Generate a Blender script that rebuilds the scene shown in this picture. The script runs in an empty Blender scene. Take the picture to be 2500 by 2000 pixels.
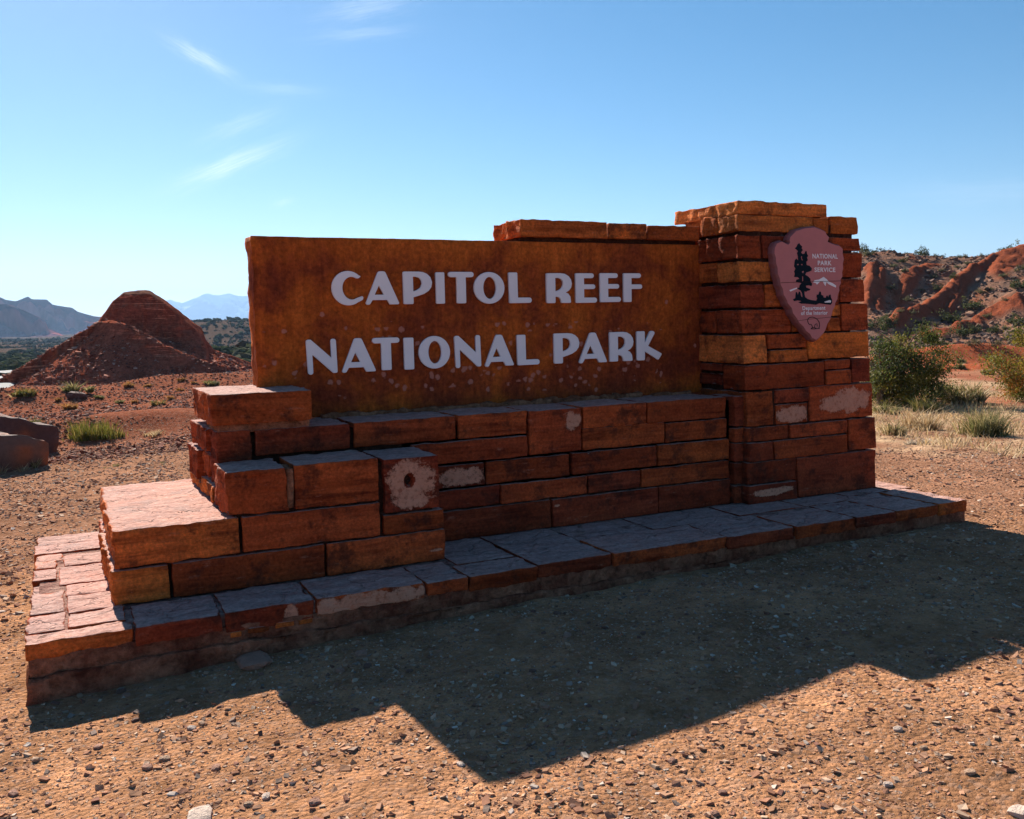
import bpy, bmesh, math, random
import numpy as np
from mathutils import Matrix, Vector, Euler

random.seed(7); rng = np.random.default_rng(7)
SC = bpy.context.scene
COL = SC.collection

# ------------------------------------------------------------------ camera
# world: X along the sign, Y away from the viewer, Z up; ground near z = 0, eye at z = 1.6
RX = np.array([0.89735012, -0.44080189, -0.02136493])      # camera right
RD = np.array([-0.06157143, -0.07711052, -0.99511955])     # camera down
RF = np.array([0.43700312, 0.89428612, -0.09633593])       # camera forward
EYE = np.array([0.0, 0.0, 1.6]); FPX = 2249.9
cam_d = bpy.data.cameras.new('camera'); cam = bpy.data.objects.new('camera', cam_d); COL.objects.link(cam)
cam_d.sensor_width = 36.0; cam_d.lens = FPX / 2500 * 36; cam_d.clip_start = 0.05; cam_d.clip_end = 40000
cam.matrix_world = Matrix(((RX[0], -RD[0], -RF[0], EYE[0]), (RX[1], -RD[1], -RF[1], EYE[1]), (RX[2], -RD[2], -RF[2], EYE[2]), (0, 0, 0, 1)))
SC.camera = cam

# ------------------------------------------------------------------ sky, sun, exposure
SUN_DIR = Vector((-0.05, 1.49, 1.0)).normalized()            # towards the sun: behind the sign, a little left
SUN_EL = math.asin(SUN_DIR.z); SUN_AZ = math.atan2(SUN_DIR.x, SUN_DIR.y)
SKY_STRENGTH = 0.049; SUN_STRENGTH = 5.0; EXPOSURE = 1.2
world = bpy.data.worlds.new('World'); SC.world = world; world.use_nodes = True

def N(nt, kind, **kw):
    n = nt.nodes.new(kind)
    for k, v in kw.items():
        if k == 'inp':
            for i, val in v.items():
                n.inputs[i].default_value = val
        else:
            setattr(n, k, v)
    return n
def L(nt, a, b): nt.links.new(a, b)
def ramp(nt, fac, stops, interp='LINEAR'):
    r = N(nt, 'ShaderNodeValToRGB'); r.color_ramp.interpolation = interp
    e = r.color_ramp.elements
    while len(e) < len(stops): e.new(0.5)
    for el, (p, c) in zip(e, stops):
        el.position = p; el.color = (c[0], c[1], c[2], 1) if not isinstance(c, (int, float)) else (c, c, c, 1)
    L(nt, fac, r.inputs[0]); return r.outputs[0]
def math_(nt, op, a, b=None, clamp=False):
    m = N(nt, 'ShaderNodeMath', operation=op, use_clamp=clamp)
    for i, v in enumerate((a, b)):
        if v is None: continue
        if isinstance(v, (int, float)): m.inputs[i].default_value = v
        else: L(nt, v, m.inputs[i])
    return m.outputs[0]
def mix(nt, fac, a, b, blend='MIX'):
    m = N(nt, 'ShaderNodeMix', data_type='RGBA', blend_type=blend)
    for idx, v in ((0, fac), (6, a), (7, b)):
        if isinstance(v, (int, float)): m.inputs[idx].default_value = v if idx == 0 else (v, v, v, 1)
        elif isinstance(v, (tuple, list)): m.inputs[idx].default_value = (*v[:3], 1)
        else: L(nt, v, m.inputs[idx])
    return m.outputs[2]
def noise(nt, vec, scale, detail=4, rough=0.55, out=0, dist=0.0):
    n = N(nt, 'ShaderNodeTexNoise'); n.inputs['Scale'].default_value = scale; n.inputs['Detail'].default_value = detail
    n.inputs['Roughness'].default_value = rough; n.inputs['Distortion'].default_value = dist
    if vec is not None: L(nt, vec, n.inputs['Vector'])
    return n.outputs[out]
def mapping(nt, vec, scale=(1, 1, 1), loc=(0, 0, 0), rot=(0, 0, 0)):
    m = N(nt, 'ShaderNodeMapping'); m.inputs['Scale'].default_value = scale; m.inputs['Location'].default_value = loc; m.inputs['Rotation'].default_value = rot
    L(nt, vec, m.inputs['Vector']); return m.outputs[0]

def pix_dir(px, py):
    d = RX * (px - 1250) / FPX + RD * (py - 1000) / FPX + RF
    return d / np.linalg.norm(d)

def build_world():
    nt = world.node_tree; nt.nodes.clear()
    out = N(nt, 'ShaderNodeOutputWorld'); bg = N(nt, 'ShaderNodeBackground'); L(nt, bg.outputs[0], out.inputs[0])
    bg.inputs['Strength'].default_value = SKY_STRENGTH
    sky = N(nt, 'ShaderNodeTexSky', sky_type='NISHITA'); sky.sun_disc = False
    sky.sun_elevation = SUN_EL; sky.sun_rotation = SUN_AZ; sky.altitude = 1800; sky.air_density = 1.0; sky.dust_density = 0.7; sky.ozone_density = 1.2
    tc = N(nt, 'ShaderNodeTexCoord'); vec = tc.outputs['Generated']
    nrm = N(nt, 'ShaderNodeVectorMath', operation='NORMALIZE'); L(nt, vec, nrm.inputs[0]); vec = nrm.outputs[0]
    # thin high cirrus: streaky noise, gathered in a few wisps
    def dot(v3):
        d = N(nt, 'ShaderNodeVectorMath', operation='DOT_PRODUCT'); L(nt, vec, d.inputs[0]); d.inputs[1].default_value = v3; return d.outputs['Value']
    total = None
    # (centre px, direction end px, half length, half width, strength)
    wisps = [((560, 402), (660, 362), 0.062, 0.010, 0.55), ((490, 140), (545, 172), 0.034, 0.0075, 0.55), ((585, 305), (655, 278), 0.045, 0.010, 0.22),
             ((690, 218), (760, 222), 0.042, 0.006, 0.2), ((890, 18), (960, 4), 0.05, 0.012, 0.3), ((880, 82), (950, 76), 0.05, 0.006, 0.25),
             ((690, 495), (720, 487), 0.012, 0.004, 0.28), ((2420, 470), (2500, 468), 0.10, 0.014, 0.14), ((2300, 60), (2380, 40), 0.2, 0.05, 0.0)]
    for c, e, hl, hw, s in wisps:
        if s == 0: continue
        c3 = pix_dir(*c); e3 = pix_dir(*e); u = e3 - c3; u -= c3 * np.dot(u, c3); u /= np.linalg.norm(u); w = np.cross(c3, u)
        du = dot(tuple(u / hl)); dw = dot(tuple(w / hw)); dc = dot(tuple(c3))
        comb = N(nt, 'ShaderNodeCombineXYZ'); L(nt, du, comb.inputs[0]); L(nt, dw, comb.inputs[1])
        wob = noise(nt, comb.outputs[0], 1.3, 3, 0.6)
        dw2 = math_(nt, 'ADD', dw, math_(nt, 'MULTIPLY', math_(nt, 'SUBTRACT', wob, 0.5), 2.4))
        rr = math_(nt, 'ADD', math_(nt, 'MULTIPLY', du, du), math_(nt, 'MULTIPLY', dw2, dw2))
        g = math_(nt, 'POWER', 2.718, math_(nt, 'MULTIPLY', rr, -1.5))
        g = math_(nt, 'MULTIPLY', g, math_(nt, 'GREATER_THAN', dc, 0.5))
        st = noise(nt, mapping(nt, comb.outputs[0], (0.8, 4.5, 1), (c[0] * 0.01, 0, 0), (0, 0, 0.12)), 1.6, 8, 0.68, dist=.6)
        g = math_(nt, 'MULTIPLY', g, math_(nt, 'MULTIPLY', math_(nt, 'ADD', st, -0.22), 1.5 * s))
        total = g if total is None else math_(nt, 'ADD', total, g)
    total = math_(nt, 'MAXIMUM', math_(nt, 'MINIMUM', total, 0.8), 0.0)
    # photographic colour depth of the clear desert sky
    hs = N(nt, 'ShaderNodeHueSaturation'); hs.inputs['Saturation'].default_value = 1.38; hs.inputs['Hue'].default_value = 0.492
    L(nt, sky.outputs[0], hs.inputs['Color'])
    col = mix(nt, total, hs.outputs[0], (13.5, 13.8, 14.0))
    L(nt, col, bg.inputs['Color'])
build_world()
sun_d = bpy.data.lights.new('sun', 'SUN'); sun_d.energy = SUN_STRENGTH; sun_d.angle = math.radians(0.5); sun_d.color = (1.0, 0.93, 0.82)
sun = bpy.data.objects.new('sun', sun_d); COL.objects.link(sun)
sun.rotation_euler = SUN_DIR.to_track_quat('Z', 'Y').to_euler(); sun.location = (0, 30, 30)
SC.view_settings.view_transform = 'Standard'; SC.view_settings.look = 'None'; SC.view_settings.exposure = EXPOSURE; SC.view_settings.gamma = 1.0
SC.render.engine = 'CYCLES'
cy = SC.cycles
cy.max_bounces = 8; cy.diffuse_bounces = 4; cy.glossy_bounces = 2; cy.transparent_max_bounces = 8; cy.volume_bounces = 0; cy.use_denoising = True; cy.caustics_reflective = False; cy.caustics_refractive = False

# ------------------------------------------------------------------ helpers
_perm = rng.permutation(256); _perm = np.concatenate([_perm, _perm, _perm])
_grad = rng.normal(size=(256, 3)); _grad /= np.linalg.norm(_grad, axis=1)[:, None]
def perlin(p):
    p = np.asarray(p, float); i = np.floor(p).astype(np.int64); f = p - i; i &= 255
    u = f * f * f * (f * (f * 6 - 15) + 10); r = 0
    for dx in (0, 1):
        for dy in (0, 1):
            for dz in (0, 1):
                h = _perm[_perm[_perm[i[:, 0] + dx] + i[:, 1] + dy] + i[:, 2] + dz]
                g = _grad[h]; d = (f[:, 0] - dx) * g[:, 0] + (f[:, 1] - dy) * g[:, 1] + (f[:, 2] - dz) * g[:, 2]
                w = (u[:, 0] if dx else 1 - u[:, 0]) * (u[:, 1] if dy else 1 - u[:, 1]) * (u[:, 2] if dz else 1 - u[:, 2])
                r = r + w * d
    return r * 1.5
def fbm(p, oct=4, gain=0.5):
    s = 0; a = 1.0; p = np.asarray(p, float)
    for k in range(oct):
        s = s + a * perlin(p + 17.3 * k); p = p * 2.03; a *= gain
    return s
def fbm2(x, y, sc, oct=4, seed=0.0, gain=0.5):
    sh = np.shape(x); x = np.ravel(x); y = np.ravel(y)
    return fbm(np.stack([x * sc, y * sc, np.full_like(x, seed * 7.7 + 0.37)], 1), oct, gain).reshape(sh)
def sstep(a, b, x):
    t = np.clip((np.asarray(x, float) - a) / (b - a), 0, 1); return t * t * (3 - 2 * t)

def link(name, me, mat=None, parent=None, loc=None):
    o = bpy.data.objects.new(name, me); COL.objects.link(o)
    if mat is not None and me is not None: 
        me.materials.clear(); me.materials.append(mat)
    if parent is not None: o.parent = parent
    if loc is not None: o.location = loc
    return o
def mesh_np(name, V, F, smooth=True):
    """V (n,3); F list of (m,k) int arrays (k = 3 or 4)"""
    me = bpy.data.meshes.new(name); V = np.asarray(V, np.float32)
    if not isinstance(F, list): F = [F]
    F = [np.asarray(f, np.int32) for f in F if len(f)]
    loops = np.concatenate([f.ravel() for f in F]); tot = np.concatenate([np.full(len(f), f.shape[1], np.int32) for f in F])
    start = np.concatenate([[0], np.cumsum(tot)[:-1]]).astype(np.int32)
    me.vertices.add(len(V)); me.vertices.foreach_set('co', V.ravel())
    me.loops.add(len(loops)); me.loops.foreach_set('vertex_index', loops)
    me.polygons.add(len(tot)); me.polygons.foreach_set('loop_start', start); me.polygons.foreach_set('loop_total', tot)
    me.update(calc_edges=True); me.validate()
    me.polygons.foreach_set('use_smooth', np.full(len(me.polygons), smooth))
    return me
def vcol(me, name, C):
    at = me.attributes.new(name, 'FLOAT_COLOR', 'POINT'); C = np.asarray(C, np.float32)
    if C.shape[1] == 3: C = np.concatenate([C, np.ones((len(C), 1), np.float32)], 1)
    at.data.foreach_set('color', C.ravel())
def vfloat(me, name, A):
    at = me.attributes.new(name, 'FLOAT', 'POINT'); at.data.foreach_set('value', np.asarray(A, np.float32))
def grid_faces(nu, nv):
    i = np.arange(nu * nv).reshape(nu, nv); a = i[:-1, :-1].ravel(); b = i[1:, :-1].ravel(); c = i[1:, 1:].ravel(); d = i[:-1, 1:].ravel()
    return np.stack([a, b, c, d], 1)
def empty(name, loc=(0, 0, 0)):
    o = bpy.data.objects.new(name, None); COL.objects.link(o); o.location = loc; o.empty_display_size = 0.1; return o
def tag(o, label=None, cat=None, group=None, kind=None):
    if label: o['label'] = label
    if cat: o['category'] = cat
    if group: o['group'] = group
    if kind: o['kind'] = kind
    return o

# ------------------------------------------------------------------ materials
def new_mat(name, rough=0.85, spec=0.3):
    m = bpy.data.materials.new(name); m.use_nodes = True; nt = m.node_tree
    b = nt.nodes['Principled BSDF']; b.inputs['Roughness'].default_value = rough; b.inputs['Specular IOR Level'].default_value = spec
    return m, nt, b
def bump(nt, b, hgt, strength=0.5, dist=0.02, prev=None):
    bn = N(nt, 'ShaderNodeBump'); bn.inputs['Strength'].default_value = strength; bn.inputs['Distance'].default_value = dist
    L(nt, hgt, bn.inputs['Height'])
    if prev is not None: L(nt, prev, bn.inputs['Normal'])
    if b is not None: L(nt, bn.outputs[0], b.inputs['Normal'])
    return bn.outputs[0]

def mat_sandstone():
    m, nt, b = new_mat('red_sandstone', 0.9, 0.08)
    tc = N(nt, 'ShaderNodeTexCoord'); oi = N(nt, 'ShaderNodeObjectInfo'); geo = N(nt, 'ShaderNodeNewGeometry')
    off = N(nt, 'ShaderNodeVectorMath', operation='ADD'); L(nt, tc.outputs['Object'], off.inputs[0])
    rnd = N(nt, 'ShaderNodeCombineXYZ'); r100 = math_(nt, 'MULTIPLY', oi.outputs['Random'], 90.0)
    for i in range(3): L(nt, r100, rnd.inputs[i])
    L(nt, rnd.outputs[0], off.inputs[1]); v = off.outputs[0]
    base = oi.outputs['Color']
    streak = noise(nt, mapping(nt, v, (1.7, 1.7, 24)), 1.0, 7, 0.68, dist=0.5)
    blot = noise(nt, v, 3.4, 4, 0.6)
    fine = noise(nt, v, 60, 4, 0.65)
    dark = mix(nt, 1.0, base, (0.42, 0.34, 0.36), 'MULTIPLY')
    lite = mix(nt, 1.0, base, (1.4, 1.45, 1.4), 'MULTIPLY')
    c = mix(nt, ramp(nt, streak, [(0.34, 0), (0.66, 1)]), dark, lite)
    c = mix(nt, ramp(nt, blot, [(0.40, 0.0), (0.66, 0.75)]), c, mix(nt, 1.0, base, (1.55, 1.6, 1.3), 'MULTIPLY'))
    c = mix(nt, math_(nt, 'MULTIPLY', ramp(nt, noise(nt, v, 5.5, 6, 0.72), [(0.52, 0), (0.62, 1)]), 0.7), c, (0.060, 0.021, 0.014))
    scuff = ramp(nt, noise(nt, mapping(nt, v, (9, 9, 38)), 1.0, 6, 0.75), [(0.60, 0), (0.70, 1)])
    c = mix(nt, math_(nt, 'MULTIPLY', scuff, 0.55), c, mix(nt, 0.5, base, (0.62, 0.30, 0.20)))
    c = mix(nt, 0.55, c, mix(nt, ramp(nt, fine, [(0.3, 0), (0.7, 1)]), (0.35, 0.32, 0.32), (1.7, 1.7, 1.7)), 'MULTIPLY')
    # split faces where the paler inside of the stone shows
    pa = N(nt, 'ShaderNodeAttribute', attribute_name='patch')
    pe = math_(nt, 'ADD', pa.outputs['Fac'], math_(nt, 'MULTIPLY', math_(nt, 'SUBTRACT', noise(nt, v, 15, 8, 0.8), 0.5), 2.6))
    pm = ramp(nt, pe, [(0.42, 0), (0.60, 1)])
    pc = mix(nt, noise(nt, v, 24, 5, 0.7), (0.60, 0.235, 0.135), (0.84, 0.43, 0.28))
    c = mix(nt, math_(nt, 'MULTIPLY', pm, math_(nt, 'MULTIPLY', ramp(nt, noise(nt, v, 45, 5, 0.7), [(0.35, 0.45), (0.5, 1)]), 0.95)), c, pc)
    # pale dust on the flat tops, its colour raised to imitate sun glare
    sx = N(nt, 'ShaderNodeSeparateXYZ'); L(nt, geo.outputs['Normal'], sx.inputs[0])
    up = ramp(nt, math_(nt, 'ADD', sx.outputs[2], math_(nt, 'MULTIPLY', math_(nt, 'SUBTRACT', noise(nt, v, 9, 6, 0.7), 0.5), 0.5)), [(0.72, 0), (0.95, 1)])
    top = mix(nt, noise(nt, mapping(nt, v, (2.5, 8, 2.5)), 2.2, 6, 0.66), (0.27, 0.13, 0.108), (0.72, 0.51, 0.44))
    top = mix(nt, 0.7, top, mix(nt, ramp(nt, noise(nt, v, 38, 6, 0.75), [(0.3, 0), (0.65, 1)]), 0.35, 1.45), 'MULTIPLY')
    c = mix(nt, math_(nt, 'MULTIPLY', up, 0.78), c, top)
    L(nt, c, b.inputs['Base Color'])
    bm_ = math_(nt, 'ADD', math_(nt, 'MULTIPLY', noise(nt, mapping(nt, v, (4, 4, 34)), 1.0, 7, 0.72), 0.8), math_(nt, 'MULTIPLY', noise(nt, v, 34, 6, 0.7), 0.45))
    crack = N(nt, 'ShaderNodeTexVoronoi', feature='DISTANCE_TO_EDGE'); crack.inputs['Scale'].default_value = 3.2
    L(nt, mix(nt, 0.30, mapping(nt, v, (0.75, 2.2, 0.8)), noise(nt, v, 4, 4, 0.6, out=1)), crack.inputs['Vector'])
    ck = ramp(nt, crack.outputs[0], [(0.0, 0), (0.02, 1)])
    bm_ = math_(nt, 'ADD', bm_, math_(nt, 'MULTIPLY', ck, math_(nt, 'MULTIPLY', up, 0.5)))
    bm_ = math_(nt, 'ADD', bm_, math_(nt, 'MULTIPLY', pm, -0.12))
    bump(nt, b, bm_, 1.0, 0.022)
    return m
def mat_mortar(name, c0, c1, scale=30):
    m, nt, b = new_mat(name, 1.0, 0.0)
    tc = N(nt, 'ShaderNodeTexCoord'); v = tc.outputs['Object']
    n = noise(nt, v, 5, 6, 0.7); f = noise(nt, v, scale, 6, 0.7)
    c = mix(nt, ramp(nt, n, [(0.38, 0), (0.62, 1)]), c0, c1); c = mix(nt, 0.8, c, mix(nt, ramp(nt, f, [(.32, 0), (.68, 1)]), 0.35, 1.6), 'MULTIPLY')
    L(nt, c, b.inputs['Base Color']); bump(nt, b, math_(nt, 'ADD', f, math_(nt, 'MULTIPLY', n, 2)), 1.0, 0.035); return m
def mat_panel():
    m, nt, b = new_mat('rusty_sandstone_panel', 0.85, 0.10)
    tc = N(nt, 'ShaderNodeTexCoord'); v = tc.outputs['Object']
    n1 = noise(nt, v, 2.6, 6, 0.62, dist=0.5); n2 = noise(nt, mapping(nt, v, (1, 1, 1), (7, 3, 1)), 8.0, 6, 0.65); n3 = noise(nt, v, 40, 5, 0.7)
    at = N(nt, 'ShaderNodeAttribute', attribute_name='varnish')
    k = math_(nt, 'ADD', math_(nt, 'ADD', math_(nt, 'MULTIPLY', n1, 0.75), math_(nt, 'MULTIPLY', n2, 0.3)), at.outputs['Fac'])
    c = ramp(nt, k, [(0.40, (0.19, 0.036, 0.014)), (0.50, (0.29, 0.057, 0.014)), (0.57, (0.41, 0.088, 0.014)), (0.68, (0.50, 0.115, 0.017))])
    n4 = noise(nt, mapping(nt, v, (30, 30, 5)), 1.0, 6, 0.75); c = mix(nt, 0.6, c, mix(nt, ramp(nt, n3, [(.3, 0), (.7, 1)]), 0.35, 1.7), 'MULTIPLY'); c = mix(nt, 0.35, c, mix(nt, ramp(nt, n4, [(.35, 0), (.65, 1)]), 0.4, 1.6), 'MULTIPLY')
    ch = N(nt, 'ShaderNodeAttribute', attribute_name='chips')
    vo = N(nt, 'ShaderNodeTexVoronoi', feature='F1'); vo.inputs['Scale'].default_value = 17.0; vo.inputs['Randomness'].default_value = 1.0
    L(nt, mix(nt, 0.035, v, noise(nt, v, 22, 4, 0.6, out=1)), vo.inputs['Vector'])
    sel = math_(nt, 'LESS_THAN', N_sep(nt, vo.outputs['Color']), math_(nt, 'MULTIPLY', ch.outputs['Fac'], 1.25))
    spot = math_(nt, 'MULTIPLY', ramp(nt, math_(nt, 'ADD', vo.outputs['Distance'], math_(nt, 'MULTIPLY', n3, 0.25)), [(0.36, 1), (0.45, 0)]), sel)
    c = mix(nt, math_(nt, 'MULTIPLY', spot, 0.75), c, (0.52, 0.22, 0.16))
    L(nt, c, b.inputs['Base Color'])
    h = math_(nt, 'ADD', math_(nt, 'MULTIPLY', noise(nt, v, 7, 7, 0.66), 1.0), math_(nt, 'MULTIPLY', n3, 0.22)); h = math_(nt, 'ADD', h, math_(nt, 'MULTIPLY', spot, -0.12))
    bump(nt, b, h, 0.8, 0.03); return m
def N_sep(nt, col):
    s = N(nt, 'ShaderNodeSeparateColor'); L(nt, col, s.inputs[0]); return s.outputs[0]
def mat_paint(name, col, rough=0.6, spec=0.4, var=0.12, bs=0.1):
    m, nt, b = new_mat(name, rough, spec)
    tc = N(nt, 'ShaderNodeTexCoord'); v = tc.outputs['Object']
    n = noise(nt, v, 14, 5, 0.65)
    L(nt, mix(nt, var * 2, col, mix(nt, 1.0, col, mix(nt, n, 0.4, 1.5), 'MULTIPLY')), b.inputs['Base Color'])
    bump(nt, b, noise(nt, mapping(nt, v, (8, 8, 50)), 1.0, 4, 0.6), bs, 0.004); return m
def mat_vcol(name, rough=0.9, spec=0.2, fine=0.5, fscale=40, bstr=0.6, bdist=0.02, bscale=18, trans=0.0):
    """colour from the mesh attribute 'col', with fine grain"""
    m, nt, b = new_mat(name, rough, spec)
    at = N(nt, 'ShaderNodeAttribute', attribute_name='col'); tc = N(nt, 'ShaderNodeTexCoord'); v = tc.outputs['Object']
    c = at.outputs['Color']
    if fine: c = mix(nt, fine, c, mix(nt, noise(nt, v, fscale, 5, 0.7), 0.3, 1.7), 'MULTIPLY')
    L(nt, c, b.inputs['Base Color'])
    if bstr: bump(nt, b, noise(nt, v, bscale, 7, 0.72), bstr, bdist)
    if trans:
        tr = N(nt, 'ShaderNodeBsdfTranslucent'); L(nt, c, tr.inputs[0]); ms = N(nt, 'ShaderNodeMixShader'); ms.inputs[0].default_value = trans
        L(nt, b.outputs[0], ms.inputs[1]); L(nt, tr.outputs[0], ms.inputs[2]); L(nt, ms.outputs[0], nt.nodes['Material Output'].inputs[0])
    return m
def mat_ground():
    m, nt, b = new_mat('red_gravel_ground', 1.0, 0.0)
    at = N(nt, 'ShaderNodeAttribute', attribute_name='col'); tc = N(nt, 'ShaderNodeTexCoord'); v = tc.outputs['Object']
    n1 = noise(nt, v, 1.1, 5, 0.6); n2 = noise(nt, v, 9, 6, 0.7); n3 = noise(nt, v, 90, 4, 0.7)
    c = mix(nt, 0.55, at.outputs['Color'], mix(nt, n1, 0.45, 1.6), 'MULTIPLY')
    c = mix(nt, 0.6, c, mix(nt, ramp(nt, noise(nt, v, 3.1, 6, .7), [(.3, 0), (.7, 1)]), 0.5, 1.5), 'MULTIPLY'); c = mix(nt, 0.6, c, mix(nt, ramp(nt, n2, [(.3, 0), (.7, 1)]), 0.4, 1.6), 'MULTIPLY'); c = mix(nt, 0.55, c, mix(nt, n3, 0.2, 1.8), 'MULTIPLY')
    vo = N(nt, 'ShaderNodeTexVoronoi'); vo.inputs['Scale'].default_value = 46; L(nt, v, vo.inputs['Vector'])
    c = mix(nt, math_(nt, 'MULTIPLY', ramp(nt, N_sep(nt, vo.outputs['Color']), [(0.75, 0), (0.8, 1)]), 0.35), c, (0.40, 0.25, 0.18))
    L(nt, c, b.inputs['Base Color'])
    h = math_(nt, 'ADD', math_(nt, 'MULTIPLY', noise(nt, v, 24, 6, 0.75), 1.0), math_(nt, 'MULTIPLY', vo.outputs['Distance'], -0.5))
    bump(nt, b, h, 0.85, 0.03); return m

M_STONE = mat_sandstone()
M_MORTAR = mat_mortar('dark_mortar', (0.05, 0.022, 0.016), (0.10, 0.045, 0.028))
M_MORTAR_L = mat_mortar('tan_mortar', (0.29, 0.10, 0.05), (0.46, 0.20, 0.11))
M_FOOT = mat_mortar('footing_concrete', (0.20, 0.062, 0.036), (0.40, 0.165, 0.095), 22)
M_PANEL = mat_panel()
M_WHITE = mat_paint('white_letter_paint', (0.90, 0.86, 0.86), 0.5, 0.45, 0.04, 0.06)
M_GROUND = mat_ground()

# ------------------------------------------------------------------ terrain
HILL_R0, HILL_R1 = 56.0, 76.0
def lobe(x, y, cx, cy, sx, sy, rot=0):
    c, s = math.cos(rot), math.sin(rot); u = ((x - cx) * c + (y - cy) * s) / sx; w = (-(x - cx) * s + (y - cy) * c) / sy
    return np.exp(-(u * u + w * w))
def ground_h(x, y, fine=True):
    x = np.asarray(x, float); y = np.asarray(y, float); r = np.hypot(x, y) + 1e-6; a = np.degrees(np.arctan2(x, y))
    near = (0.14 * np.tanh((x + .2) / 4) - 0.12 * np.tanh((y - 4.36) / 3.4)) * (1 - sstep(9, 26, r))
    RR = [0, 10, 20, 30, 48, 80, 150, 300, 1000, 12000]
    zl = np.interp(r, RR, [0, 0, -.22, -.45, -.85, -1.9, -3.4, -5, -6, -8])
    zr = np.interp(r, [0, 10, 20, 35, 50, 70, 120, 300, 1000, 12000], [0, 0, -.15, -.4, -.55, -.7, -2, -5, -6, -8])
    w = sstep(20, 35, a) * (1 - sstep(100, 140, a)); z = near + zl * (1 - w) + zr * w
    lefty = (1 - sstep(16, 26, a)) * sstep(-40, -15, a)
    # low berm beyond the gravel, hummocks before the butte
    yb = 17.0 + 0.05 * x + 0.5 * np.sin(x * 0.35); z = z + lefty * 0.3 * np.exp(-((y - yb) / np.where(y < yb, 0.8, 2.8)) ** 2) * (0.8 + 0.3 * np.sin(x * .6 + 1))
    z = z + lefty * (0.5 * lobe(x, y, -1.2, 27, 3.0, 1.3) + 0.5 * lobe(x, y, 4.2, 33, 4, 1.6, .1) + 0.35 * lobe(x, y, 6.5, 26, 3.0, 1.2) + 0.4 * lobe(x, y, 8.5, 40, 5, 3))
    z = z + 1.5 * lobe(x, y, 20, 108, 9, 7) + 1.0 * lobe(x, y, 14, 95, 8, 5)
    # red clay hump on the right, before the hillside
    z = z + 0.85 * lobe(x, y, 30.6, 23.6, 3.6, 1.1, -0.75) + 0.45 * lobe(x, y, 31, 26.8, 1.6, 0.9, -0.7) + 0.25 * lobe(x, y, 27, 20.6, 3, .8, -.75)
    # bench of dark scrub land far off
    z = z + 9.5 * sstep(300, 440, r + 26 * np.sin(a * .9)) * sstep(3.2, 6.5, a) * (1 - sstep(26, 40, a)) 
    if fine:
        k = 1 - sstep(.0, 1, np.abs(x) * 0)
        amp = np.interp(r, [0, 8, 20, 60, 300, 2000, 12000], [0.012, 0.02, .07, .16, .9, 4, 8]); sc = np.interp(r, [0, 6, 20, 60, 300, 2000], [1.2, 1.0, .5, .25, .03, .006])
        # blended octaves so that the scale never jumps
        z = z + 0.010 * fbm2(x, y, 3.1, 4, 1) * (1 - sstep(25, 60, r)) + 0.022 * fbm2(x, y, .8, 3, 2) * (1 - sstep(40, 120, r)) + 0.08 * fbm2(x, y, .22, 3, 3) * sstep(8, 26, r) + 0.9 * fbm2(x, y, .03, 3, 4) * sstep(90, 400, r)
    return z
PTS_RIDGE = []
def a_of(px): return 26.04 + math.degrees(math.atan((px - 1250) / FPX))
def t_of(py): return np.clip((868 - py) / 255.0, -0.2, 1.1)
def cpx(cx, cy): return (2080 + cx / 3.195, 560 + cy / 3.195)
RIDGES = [  # (points in the hillside's own azimuth/slope coordinates, half width m, height m)
    ([(380, 760), (470, 700), (600, 610), (740, 500), (880, 410), (1010, 300), (1130, 240)], 1.0, 1.25),
    ([(1130, 330), (1180, 250), (1342, 195), (1600, 180)], 1.5, 1.2),
    ([(760, 600), (860, 470), (900, 400)], 0.45, 0.75),
    ([(850, 760), (960, 690), (1100, 640), (1300, 632)], 0.85, 0.85),
    ([(380, 530), (450, 430), (540, 320), (620, 250)], 0.75, 0.5),
    ([(130, 620), (150, 480), (150, 380)], 0.7, 1.0), ([(205, 640), (215, 500), (230, 390)], 0.5, 0.7),
    ([(600, 840), (700, 815), (790, 800)], 0.7, 0.3), ([(-500, 500), (-300, 330), (-60, 300)], 1.3, 1.0)]
RIDGES = [([(math.radians(a_of(cpx(*p)[0])) * 66, float((868 - cpx(*p)[1]) / 255.0) * 20) for p in pl], w * .62, h * .6) for pl, w, h in RIDGES]
def ridge_field(a_deg, t):
    U = np.radians(a_deg) * 66; W = t * 20; best = np.zeros_like(U); mask = np.zeros_like(U)
    wob = fbm2(U, W, .5, 3, 11) * .35
    for pl, w, h in RIDGES:
        for (x0, y0), (x1, y1) in zip(pl[:-1], pl[1:]):
            dx, dy = x1 - x0, y1 - y0; l2 = dx * dx + dy * dy + 1e-9; s = np.clip(((U - x0) * dx + (W - y0) * dy) / l2, 0, 1)
            px_, py_ = U - (x0 + s * dx), W - (y0 + s * dy)
            below = py_ < 0
            d = np.hypot(px_, py_ * np.where(below, .42, 1.5)) / w + wob
            g = np.exp(-np.clip(d, 0, 9) ** 2.4); best = np.maximum(best, h * g); mask = np.maximum(mask, 1 - sstep(.75, 1.35, d))
    return best, mask
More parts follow.
